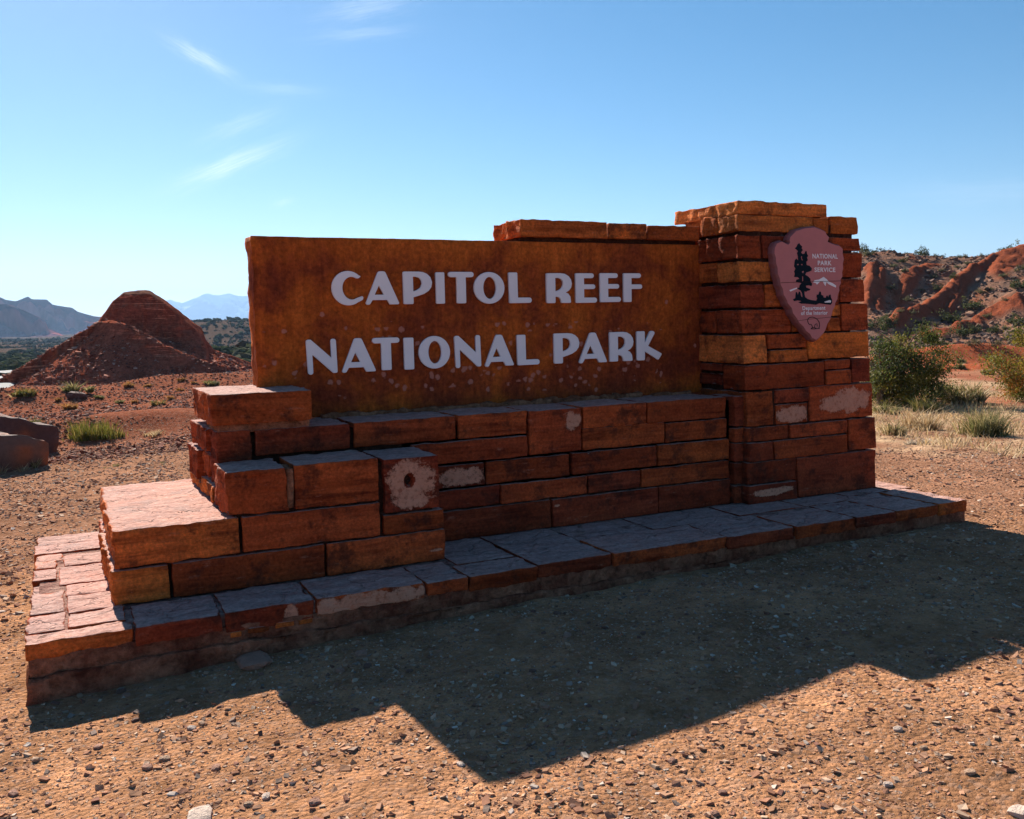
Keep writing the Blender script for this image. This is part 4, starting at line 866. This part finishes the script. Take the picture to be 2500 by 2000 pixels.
p3 = at(2155, 990); juniper('juniper_tree', 'thin pale juniper sapling leaning against the big juniper', p3, .8, 1.25, 30, 70, [(.13, .125, .035), (.10, .10, .03)], leaf=.05)

def tuft_mesh(name, n, h, spread, cols, curl=.55, width=.006, up=1.0):
    k = max(4, int(n / 45)); ct = rng.uniform(0, 6.28, k); cr = np.sqrt(rng.uniform(0, 1, k)) * spread; cx = np.cos(ct) * cr; cy_ = np.sin(ct) * cr; ch = rng.uniform(.4, 1.05, k) * (1 - .4 * (cr / spread) ** 2); q = rng.integers(0, k, n)
    th = rng.uniform(0, 6.28, n); rr = np.abs(rng.normal(size=n)) * spread * .13; b = np.stack([cx[q] + np.cos(th) * rr, cy_[q] + np.sin(th) * rr, np.full(n, -.02)], 1)
    out = np.stack([np.cos(th), np.sin(th), np.zeros(n)], 1) * rng.uniform(.1, 1.5, (n, 1)) + rng.normal(size=(n, 3)) * .4; out[:, 2] = 0
    hh = (h * ch[q] * rng.uniform(.35, 1.05, n))[:, None]; m = b + out * curl * hh * .4 + np.array([0, 0, 1]) * hh * .55 * up; t = b + out * curl * 1.25 * hh + np.array([0, 0, 1]) * hh * up
    s = np.stack([-np.sin(th + 1), np.cos(th + 1), np.zeros(n)], 1) * width
    V = np.stack([b - s, b + s, m + s * .8, m - s * .8, t], 1).reshape(-1, 3); i = np.arange(n)[:, None] * 5
    F4 = i + np.array([[0, 1, 2, 3]]); F3 = i + np.array([[3, 2, 4]]); me = mesh_np(name, V, [F4, F3])
    cc = np.array(cols)[rng.integers(0, len(cols), n)] * rng.uniform(.7, 1.3, (n, 1)); C = np.repeat(cc, 5, 0).reshape(n, 5, 3); vcol(me, 'col', C.reshape(-1, 3)); return me
STRAW = [(.52, .37, .19), (.46, .30, .15), (.58, .45, .27), (.36, .24, .13)]; SAGE = [(.17, .16, .055), (.23, .20, .075), (.12, .12, .04), (.38, .29, .13)]; GREEN = [(.14, .14, .022), (.19, .165, .03), (.09, .10, .02), (.30, .22, .06)]; RUST = [(.38, .16, .04), (.30, .14, .05), (.42, .24, .09)]
def tuft(px, py, wpx, hpx, cols, label, group, name='grass_clump', n=260, cat='grass clump', **kw):
    p = at(px, py); dep = float(np.dot(p - EYE, RF)); h = hpx * dep / FPX; w = wpx * dep / FPX / 2
    wd = max(.003, dep * (.00042 if dep < 16 else .0008)); n = n if dep < 16 else n * 2; h = h if dep < 16 else h * 1.35
    o = tag(link(name, tuft_mesh(name, n, h, w * .75, cols, width=wd, **kw), M_GRASS, None, tuple(p)), label, cat, group); return o
# right of the pier
gg = 'clumps of grass and low shrubs right of the pier'
tuft(2395, 1062, 155, 100, SAGE, 'widest bushy grey-green clump at the front of the dry grass', gg, n=900); tuft(2240, 1050, 120, 75, STRAW, 'straw-coloured grass clump touching the widest bushy green clump', gg, n=500)
tuft(2265, 1005, 95, 62, SAGE + GREEN, 'dark olive grass clump behind the widest bushy clump', gg, n=500); tuft(2350, 985, 105, 55, SAGE + STRAW, 'pale olive and straw clump in the middle of the dry grass', gg, n=500)
tuft(2165, 1010, 75, 48, SAGE, 'grey-green clump close to the pier edge', gg, n=400); tuft(2175, 1062, 70, 60, SAGE + STRAW, 'small yellow-green clump at the foot of the pier', gg, n=350); tuft(2205, 962, 70, 36, STRAW, 'straw grass clump at the foot of the big juniper', gg, n=350); tuft(2275, 958, 80, 28, SAGE + STRAW, 'flat faded clump in the shade of the big juniper', gg, n=300)
tuft(2488, 950, 60, 25, GREEN, 'bright green patch of grass under the rusty juniper', gg, n=300); tuft(2235, 1082, 80, 28, [(.55, .46, .36), (.5, .4, .28)], 'bleached mat of dead grass before the dry field', gg, n=350)
tuft(2410, 915, 40, 18, SAGE, 'low clump on the track past the red clay hump', gg, n=160); tuft(2348, 886, 26, 14, SAGE, 'dark clump on the edge of the red clay hump', gg, n=140); tuft(2340, 900, 36, 14, SAGE, 'faded clump just before the red clay hump', gg, n=140); tuft(2415, 880, 24, 12, SAGE, 'small dark clump on top of the clay track', gg, n=120)
# left of the sign
gl = 'clumps of grass and low shrubs left of the sign'
tuft(232, 1068, 165, 62, GREEN, 'wide upright green bush on the gravel edge', gl, 'desert_bush', 1300, 'bush', curl=.25); tuft(82, 1045, 45, 36, GREEN + SAGE, 'small green bush behind the dark boulders', gl, 'desert_bush', 400, 'bush')
tuft(360, 1060, 110, 22, STRAW, 'low straw grass trailing off from the green bush', gl, n=400); tuft(110, 1062, 90, 26, STRAW, 'straw grass between boulders and green bush', gl, n=350); tuft(85, 1142, 22, 45, STRAW + GREEN, 'tall yellow grass at the end of the nearer boulder', gl, n=120); tuft(35, 1150, 100, 55, STRAW, 'thin dry stalks standing before the nearer boulder', gl, n=110)
tuft(280, 1138, 90, 14, SAGE, 'sparse grey-green sprouts in the open gravel', gl, n=160); tuft(410, 1130, 60, 12, SAGE, 'faint sprouts in the gravel next to the stepped base', gl, n=90)
small = [(192, 958, 78, 28, SAGE, 'grey-green mat on the dark stony rise'), (55, 966, 60, 24, GREEN + SAGE, 'green clump at the roadside edge of the rise'), (75, 962, 26, 16, RUST, 'rusty clump against the roadside green clump'), (314, 944, 28, 15, RUST, 'round rusty clump in the middle of the red flat'), (172, 1000, 40, 20, RUST, 'rusty orange clump below the dark slab'), (390, 990, 40, 18, SAGE + RUST, 'brown clump on the shaded berm'), (418, 976, 20, 12, RUST, 'little brown clump on the top of the berm'), (338, 905, 30, 13, SAGE, 'yellow-green clump at the butte foot'), (340, 919, 20, 12, RUST, 'brown clump just below the butte foot'), (515, 940, 44, 18, SAGE, 'straw-green clump by the stepped stone block'), (445, 930, 22, 10, RUST, 'small brown clump right of the red flat'), (475, 936, 16, 9, RUST, 'tiny brown clump near the straw-green clump'), (330, 985, 16, 10, RUST, 'tiny clump on the berm shoulder'), (293, 985, 18, 12, SAGE, 'small grey clump on the berm shoulder'), (142, 980, 16, 10, RUST, 'tiny rusty clump beside the dark slab'), (245, 972, 24, 12, SAGE, 'faded clump on the right of the dark slab'), (440, 955, 22, 9, RUST, 'flat brown clump above the berm'), (360, 945, 18, 8, RUST, 'tiny brown clump on the red flat')]
for (x, y, w, h, c, lb) in small: tuft(x, y, w, h, c, lb, gl, n=150, curl=.6)

def hill_shrubs():
    """sage and young junipers dotted over the hillside: a few shared shapes"""
    def shape(k, cols, tall):
        n = 26; nl = 26; P = rng.normal(size=(n, 3)) * np.array([.36, .36, .25 * tall]); P[:, 2] = np.abs(P[:, 2]) * 1.0 + .12
        Q = np.repeat(P, nl, 0) + rng.normal(size=(n * nl, 3)) * .11; Q[:, 2] = np.maximum(Q[:, 2], .0); V, F = cards(Q, rng.uniform(.09, .2, len(Q)), .4, .5)
        lv, lf = join([limb((0, 0, -.25), (rng.normal() * .2, rng.normal() * .2, .45 * tall), .045, .015) for _ in range(4)])
        cc = np.array(cols)[rng.integers(0, len(cols), n)]; C = np.concatenate([np.repeat(np.repeat(cc, nl, 0) * rng.uniform(.6, 1.4, (n * nl, 1)), 4, 0), np.tile([[.12, .085, .06]], (len(lv), 1))])
        me = mesh_np('hill_shrub', np.concatenate([V, lv]), np.concatenate([F, lf + len(V)])); vcol(me, 'col', C); me.materials.append(M_LEAF); return me
    kinds = [[shape(k, [(.06, .07, .022), (.085, .085, .025), (.05, .06, .02)], 1.15) for k in range(3)], [shape(k, [(.12, .115, .05), (.10, .095, .045), (.15, .13, .06)], .8) for k in range(3)], [shape(k, [(.10, .08, .05), (.13, .10, .05)], 1.1) for k in range(2)]]
    info = [('dark green juniper shrub', 'dark juniper shrubs on the hillside'), ('low grey-green sagebrush', 'sagebrush on the hillside'), ('thin brown twiggy shrub', 'brown shrubs on the hillside')]
    sp = [(395, 258, 30, 0), (405, 335, 22, 0), (800, 385, 28, 0), (675, 475, 36, 0), (1080, 480, 22, 0), (1290, 460, 62, 0), (930, 630, 72, 0), (775, 735, 72, 0), (565, 750, 40, 0), (655, 755, 25, 2), (275, 740, 62, 0), (250, 790, 50, 0), (865, 835, 64, 0), (960, 805, 44, 0), (1115, 805, 40, 0), (945, 910, 46, 2), (1125, 915, 40, 2), (1310, 750, 62, 0), (1250, 730, 40, 0), (160, 770, 42, 0), (380, 645, 22, 1), (120, 210, 40, 1), (560, 780, 25, 1), (690, 900, 30, 1), (640, 380, 25, 1), (1010, 215, 22, 1), (880, 220, 18, 1), (540, 480, 20, 1), (430, 560, 30, 1), (300, 470, 30, 1), (1000, 500, 32, 1), (1200, 560, 25, 1), (1180, 370, 30, 1), (1200, 780, 25, 1), (1060, 690, 30, 1), (480, 660, 22, 1), (330, 290, 24, 1), (700, 330, 20, 1), (820, 300, 20, 1), (560, 200, 14, 1), (650, 215, 18, 1), (1330, 330, 40, 0), (900, 275, 20, 1)]
    for cx_, cy_, hw, k in sp:
        P = at(*cpx(cx_, cy_)); dep = float(np.dot(P - EYE, RF)); s = hw * 2 / 3.195 * dep / FPX / 1.25
        zone = 'on the upper hillside under the skyline' if cy_ < 340 else ('halfway up the rocky hillside' if cy_ < 600 else 'near the foot of the rocky hillside')
        size_w = 'tiny' if hw < 23 else ('small' if hw < 34 else ('fair-sized' if hw < 55 else 'large'))
        o = tag(link('hill_shrub', kinds[k][rng.integers(len(kinds[k]))], None, None, tuple(P)), size_w + ' ' + info[k][0] + ' ' + zone, 'shrub', info[k][1]); o.scale = (s, s, s * rng.uniform(.85, 1.1)); o.rotation_euler = (0, 0, rng.uniform(0, 6))
    # skyline
    sky = [(540, 178, 34, 'lone bushy juniper standing clear on the hill skyline', 1.25), (255, 172, 36, 'wide low juniper on the skyline over the pier side', .8), (1225, 140, 46, 'rounded juniper on the skyline above the red fin', 1.0), (1105, 160, 28, 'flat dark shrub on the skyline next to the rounded juniper', .6), (415, 190, 18, 'tiny dark shrub on the skyline between two junipers', .8), (80, 150, 30, 'spindly juniper on the skyline hard against the pier', 1.3), (165, 160, 22, 'small round shrub on the skyline close to the pier', .8), (830, 178, 20, 'flat skyline shrub above the stony slope', .6), (700, 186, 20, 'low skyline shrub past the lone bushy juniper', .6)]
    for cx_, cy_, hw, lb, tz in sky:
        px_, py_ = cpx(cx_, cy_); d = pix_dir(px_, py_); az = math.atan2(d[0], d[1]); r = HILL_R1 + 2.0; x, y = r * math.sin(az), r * math.cos(az); z = float(hill_h(np.array([x]), np.array([y]))[0]); P = np.array([x, y, z - .05])
        dep = float(np.dot(P - EYE, RF)); s = hw * 2 / 3.195 * dep / FPX / .95
        o = tag(link('skyline_juniper', kinds[0][rng.integers(3)], None, None, tuple(P)), lb, 'shrub', 'shrubs on the hill skyline'); o.scale = (s, s, s * tz)
hill_shrubs()
SH = []
# ------------------------------------------------------------------ loose stone
def rock_shapes(k, sub_=1, flat=.6):
    out = []
    for i in range(k):
        bm = bmesh.new()
        if sub_ == 0: bmesh.ops.create_cube(bm, size=1.2)
        else: bmesh.ops.create_icosphere(bm, subdivisions=sub_, radius=1)
        V = np.array([v.co[:] for v in bm.verts]); F = [[v.index for v in f.verts] for f in bm.faces]; bm.free()
        V = V * (1 + rng.uniform(-.3, .3, (len(V), 1))) + rng.normal(size=V.shape) * .12; V[:, 2] *= flat * rng.uniform(.7, 1.2); V[:, 0] *= rng.uniform(1, 1.5); out.append((V, np.array(F)))
    return out
def scatter(name, P, S, cols, shapes, mat, label, parent=None, sink=.25):
    k = rng.integers(0, len(shapes), len(P)); th = rng.uniform(0, 6.28, len(P)); tl = rng.normal(size=(len(P), 2)) * .25
    Vs, Fs, Cs, off = [], [], [], 0
    for j, (sv, sf) in enumerate(shapes):
        q = np.where(k == j)[0]
        if not len(q): continue
        c, s = np.cos(th[q])[:, None], np.sin(th[q])[:, None]; v = np.repeat(sv[None], len(q), 0) * S[q][:, None, None]
        x = v[:, :, 0] * c - v[:, :, 1] * s; y = v[:, :, 0] * s + v[:, :, 1] * c; z = v[:, :, 2] + x * tl[q, 0:1] + y * tl[q, 1:2]
        W = np.stack([x + P[q, 0:1], y + P[q, 1:2], z + P[q, 2:3] + S[q][:, None] * sink], 2); Vs.append(W.reshape(-1, 3))
        Fs.append((sf[None] + (np.arange(len(q)) * len(sv))[:, None, None]).reshape(-1, sf.shape[1]) + off); Cs.append(np.repeat(cols[q], len(sv), 0)); off += W.shape[0] * W.shape[1]
    me = mesh_np(name, np.concatenate(Vs), [np.concatenate(Fs)], False); vcol(me, 'col', np.concatenate(Cs)); return tag(link(name, me, mat), label, kind='stuff')
M_ROCK = mat_vcol('loose_rock', .95, .06, .5, 60, .5, .004, 90); M_HROCK = mat_vcol('hill_rock', .95, .1, .4, 8, .5, .05, 8)
def in_plinth(x, y): return (x > -.25) & (x < 5.83) & (y > 4.33) & (y < 6.69)
def pebbles():
    n = 165000; a = np.radians(rng.uniform(-14, 60, n)); u = rng.uniform(0, 1, n); r = np.exp(np.log(1.7) + u * (np.log(17) - np.log(1.7)))
    x, y = r * np.sin(a), r * np.cos(a); dens = fbm2(x, y, 1.3, 3, 71); left = np.degrees(a) < 14
    keep = ~in_plinth(x, y) & ~((np.degrees(a) > 15) & (np.degrees(a) < 42) & (y > 6.5)) & ((dens > -.35) | (rng.random(n) < .3)) & ((np.degrees(a) < 13) | (r < 11.5) | (rng.random(n) < .3)); x, y, r = x[keep], y[keep], r[keep]; m = len(x)
    s = .0010 + .0017 * rng.exponential(1, m) ** 1.35 + .0009 * np.clip(r - 2.6, 0, 9) * rng.uniform(.3, 1.5, m); s *= np.where((x < 1.2) & (y > 5.5), 1.35, 1.0); s = np.minimum(s, np.where(r < 5, .016, .026))
    cols = np.array([(.42, .225, .135), (.30, .145, .09), (.21, .10, .07), (.48, .32, .22), (.27, .19, .15), (.55, .44, .36)])[rng.choice(6, m, p=[.34, .26, .09, .19, .08, .04])] * rng.uniform(.7, 1.25, (m, 1))
    P = np.stack([x, y, ground_h(x, y)], 1); scatter('gravel', P, s, cols, rock_shapes(10, 0, .55), M_ROCK, 'loose reddish gravel and rock shards strewn over the ground', sink=.08)
pebbles()
def mid_stones():
    n = 30000; a = np.radians(rng.uniform(-7, 16, n)); r = np.exp(rng.uniform(np.log(13.5), np.log(46), n)); x, y = r * np.sin(a), r * np.cos(a); d = fbm2(x, y, .4, 3, 75); keep = d > -.4; x, y, r = x[keep], y[keep], r[keep]; m = len(x)
    s = .005 + .0005 * r + .006 * rng.exponential(1, m); cols = np.array([(.20, .07, .045), (.30, .13, .085), (.13, .06, .045), (.36, .22, .16)])[rng.choice(4, m, p=[.4, .3, .2, .1])] * rng.uniform(.7, 1.3, (m, 1))
    scatter('stony_rubble', np.stack([x, y, ground_h(x, y)], 1), np.minimum(s, .12), cols, rock_shapes(8, 0, .6), M_HROCK, 'red stony rubble over the flat before the butte')
mid_stones()
def butte_scree():
    n = 9000; u = rng.uniform(-7.5, 7.5, n); v = rng.uniform(-7, -.1, n); z = butte_h(u, v); x = BO[0] + u * BU[0] + v * BV[0]; y = BO[1] + u * BU[1] + v * BV[1]
    e = .12; sl = np.hypot((butte_h(u + e, v) - z) / e, (butte_h(u, v + e) - z) / e); keep = (sl < .95) & (z > ground_h(x, y)) & (z < 1.6 + .5 * rng.random(len(z))); P = np.stack([x, y, z], 1)[keep]; m = len(P)
    s = .018 + .022 * rng.exponential(1, m); cols = np.array([(.24, .075, .045), (.34, .13, .08), (.15, .05, .035), (.45, .26, .19)])[rng.choice(4, m, p=[.45, .3, .17, .08])] * rng.uniform(.7, 1.3, (m, 1))
    scatter('butte_scree', P, np.minimum(s, .13), cols, rock_shapes(8, 0, .6), M_HROCK, 'red shale chips lying on the butte slopes')
butte_scree()
def hill_rocks():
    n = 15000; a = rng.uniform(38, 64, n); t = rng.uniform(-.25, 1.1, n); r = HILL_R0 + t * (HILL_R1 - HILL_R0); x, y = r * np.sin(np.radians(a)), r * np.cos(np.radians(a))
    _, mk = ridge_field(a, t); d = fbm2(x, y, .35, 3, 81); keep = (mk < .25) & (d > -.25); x, y = x[keep], y[keep]; m = len(x); P = np.stack([x, y, total_h(x, y)], 1)
    s = .03 + .035 * rng.exponential(1, m); s = np.minimum(s, .22); cols = np.array([(.16, .10, .076), (.24, .145, .105), (.30, .17, .115), (.13, .08, .062)])[rng.integers(0, 4, m)] * rng.uniform(.7, 1.3, (m, 1))
    scatter('hillside_rubble', P, s, cols, rock_shapes(8, 1, .75), M_HROCK, 'dark volcanic rubble strewn over the hillside')
hill_rocks()
def far_scrub():
    n = 16000; a = np.radians(np.concatenate([rng.uniform(-8, 16, n)])); r = np.exp(rng.uniform(np.log(75), np.log(900), n)); x, y = r * np.sin(a), r * np.cos(a)
    keep = (fbm2(x, y, .02, 3, 91) + .25 * (r > 260) > -.05); x, y, r = x[keep], y[keep], r[keep]; P = np.stack([x, y, ground_h(x, y)], 1); m = len(x)
    s = np.minimum(.25 + .4 * rng.exponential(1, m) * rng.random(m), .95) * np.interp(r, [70, 300, 900], [.7, 1.0, 1.5]); cols = np.array([(.045, .055, .028), (.06, .065, .035), (.085, .08, .05)])[rng.integers(0, 3, m)] * rng.uniform(.7, 1.3, (m, 1))
    scatter('distant_scrub', P, s, cols, rock_shapes(8, 1, .9), mat_vcol('distant_scrub', 1.0, .0, .3, 2, 0), 'far-off juniper scrub covering the plain', sink=.5)
far_scrub()
def dry_grass():
    n = 16000; a = np.radians(rng.uniform(40, 62, n)); r = rng.uniform(10.8, 27, n); x, y = r * np.sin(a), r * np.cos(a); d = fbm2(x, y, .55, 3, 95) + .5 * fbm2(x, y, 2.5, 2, 96); keep = d > np.interp(r, [10.8, 12, 16, 20, 27], [.25, -.1, -.2, .1, .35]); x, y = x[keep], y[keep]; n = len(x)
    b = np.stack([x, y, ground_h(x, y) - .01], 1); th = rng.uniform(0, 6.28, n); hh = rng.uniform(.03, .13, n)[:, None]; out = np.stack([np.cos(th), np.sin(th), np.zeros(n)], 1) * hh * rng.uniform(.2, 1.2, (n, 1)); t = b + out + np.array([0, 0, 1]) * hh; s = np.stack([-np.sin(th + .7), np.cos(th + .7), 0 * th], 1) * .007
    m = (b + t) / 2 + np.array([0, 0, .25]) * hh; V = np.stack([b - s, b + s, m + s * .7, m - s * .7, t], 1).reshape(-1, 3); i = np.arange(n)[:, None] * 5
    me = mesh_np('dry_grass', V, [i + np.array([[0, 1, 2, 3]]), i + np.array([[3, 2, 4]])]); cc = np.array(STRAW)[rng.integers(0, 4, n)] * rng.uniform(.75, 1.25, (n, 1)); vcol(me, 'col', np.repeat(cc, 5, 0)); tag(link('dry_grass', me, M_GRASS), 'short bleached grass covering the flat right of the pier', kind='stuff')
dry_grass()

# loose stones large enough to pick out
M_STONES = mat_vcol('field_stone', .85, .3, .7, 18, 1.0, .03, 16)
def field_stone(px_, py_, wpx, label, col, group='single stones lying on the gravel', flat=.5):
    p = at(px_, py_); dep = float(np.dot(p - EYE, RF)); s = wpx * dep / FPX / 2
    bm = bmesh.new(); bmesh.ops.create_icosphere(bm, subdivisions=2, radius=1); V = np.array([v.co[:] for v in bm.verts]); F = np.array([[v.index for v in f.verts] for f in bm.faces]); bm.free()
    V = V * (1 + .3 * perlin(V * 1.6 + rng.uniform(0, 99))[:, None]); V = np.clip(V, -.78, .78) / .78; V = V * (1 + .08 * perlin(V * 4 + 3)[:, None]); V = V * np.array([s, s * .75, s * flat]); me = mesh_np('field_stone', V, F, False); vcol(me, 'col', np.tile(np.array(col), (len(V), 1)))
    o = tag(link('field_stone', me, M_STONES, None, (p[0], p[1], p[2] + s * flat * .45)), label, 'stone', group); o.rotation_euler = (rng.normal() * .1, rng.normal() * .1, rng.uniform(0, 6)); return o
TN = (.45, .28, .18); DK = (.2, .1, .07); WH = (.62, .47, .38); PK = (.42, .21, .14)
TONE = {TN: 'tan', DK: 'dark brown', WH: 'pale whitish', PK: 'pinkish red'}; lab = ' small single stone lying on the sunlit gravel'; lab2 = ' small single stone lying in the shadow of the sign'
for (x, y, w, c) in [(33, 940 + 1000, 24, PK), (118, 1963, 20, PK), (85, 1980, 16, DK), (493, 1768, 18, TN), (402, 1856, 26, TN), (360, 1877, 26, PK), (768, 1962, 28, PK), (650, 1948, 24, WH), (88, 1857, 22, TN), (527, 1878, 24, PK), (607, 1967, 24, TN), (468, 1780, 20, WH), (1330, 1798, 14, TN), (2192, 1783, 22, WH), (1765, 1938, 22, DK), (2168, 1918, 22, WH), (2368, 1888, 26, TN), (2255, 1828, 18, TN), (1640, 1860, 20, PK), (1745, 1990, 24, PK), (1398, 1971, 18, DK), (2300, 1613, 16, DK), (1700, 1735, 16, TN), (2463, 1697, 14, DK), (1125, 1869, 20, WH), (920, 1755, 14, TN), (240, 1826, 22, PK), (330, 1760, 18, DK)]: field_stone(x, y, w, TONE[c] + lab, c)
for (x, y, w, c) in [(296, 1690, 22, DK), (308, 1700, 20, PK), (195, 1700, 16, TN), (505, 1645, 18, TN), (830, 1640, 24, PK), (882, 1600, 28, PK), (897, 1628, 22, DK), (1360, 1500, 18, DK), (1570, 1548, 16, DK), (1385, 1555, 24, PK), (1830, 1400, 22, TN), (700, 1720, 20, DK), (1300, 1640, 18, DK), (1000, 1640, 16, DK)]: field_stone(x, y, w, TONE[c] + lab2, c, 'single stones in the shade')
field_stone(488, 1998, 75, 'flat pale pink rock half buried in the gravel', WH, None, .3); field_stone(2490, 1985, 60, 'pale flat rock half sunk at the edge of the sunlit gravel', WH, None, .3)
field_stone(188, 972, 44, 'dark rust slab lying on the stony rise', (.13, .06, .045), None, .5); field_stone(620, 1618, 100, 'low flat footing stone half buried at the plinth', PK, None, .22)

def boulder(name, label, px_, py_, size, rotz, col, seed, cut):
    p = at(px_, py_); bm = bmesh.new(); bmesh.ops.create_cube(bm, size=2.0); bmesh.ops.subdivide_edges(bm, edges=bm.edges[:], cuts=14, use_grid_fill=True)
    V = np.array([v.co[:] for v in bm.verts]); F = np.array([[v.index for v in f.verts] for f in bm.faces]); bm.free()
    nr = np.linalg.norm(V, axis=1)[:, None]; V = V * (.72 + .28 / nr * 1.35)
    V = V * np.array(size); 
    if cut is not None:      # a sloping top
        V[:, 2] = np.minimum(V[:, 2], size[2] * .8 - cut * (V[:, 0])); 
    V = V + .09 * perlin(V * 2.1 + seed)[:, None] * (V / (np.linalg.norm(V, axis=1)[:, None] + 1e-6)) + .025 * perlin(V * 7 + seed)[:, None]
    me = mesh_np(name, V, F); n = perlin(V * 3 + seed + 5); w = sstep(.0, .35, n)[:, None]; vcol(me, 'col', np.array(col) * (1 - w) + np.array([.30, .10, .045]) * w)
    o = tag(link(name, me, M_STONES, None, (p[0], p[1], p[2] + size[2] * .6)), label, 'boulder', 'boulders at the gravel edge'); o.rotation_euler = (0, 0, rotz); return o
boulder('boulder', 'dark rust boulder with a sloping back, the farther of two', 15, 1112, (.62, .4, .42), .2, (.12, .06, .05), 3.0, .32)
boulder('boulder', 'grey-topped brown boulder behind dry stalks, the nearer of two', -15, 1150, (.6, .35, .36), .3, (.15, .09, .07), 8.0, .3)
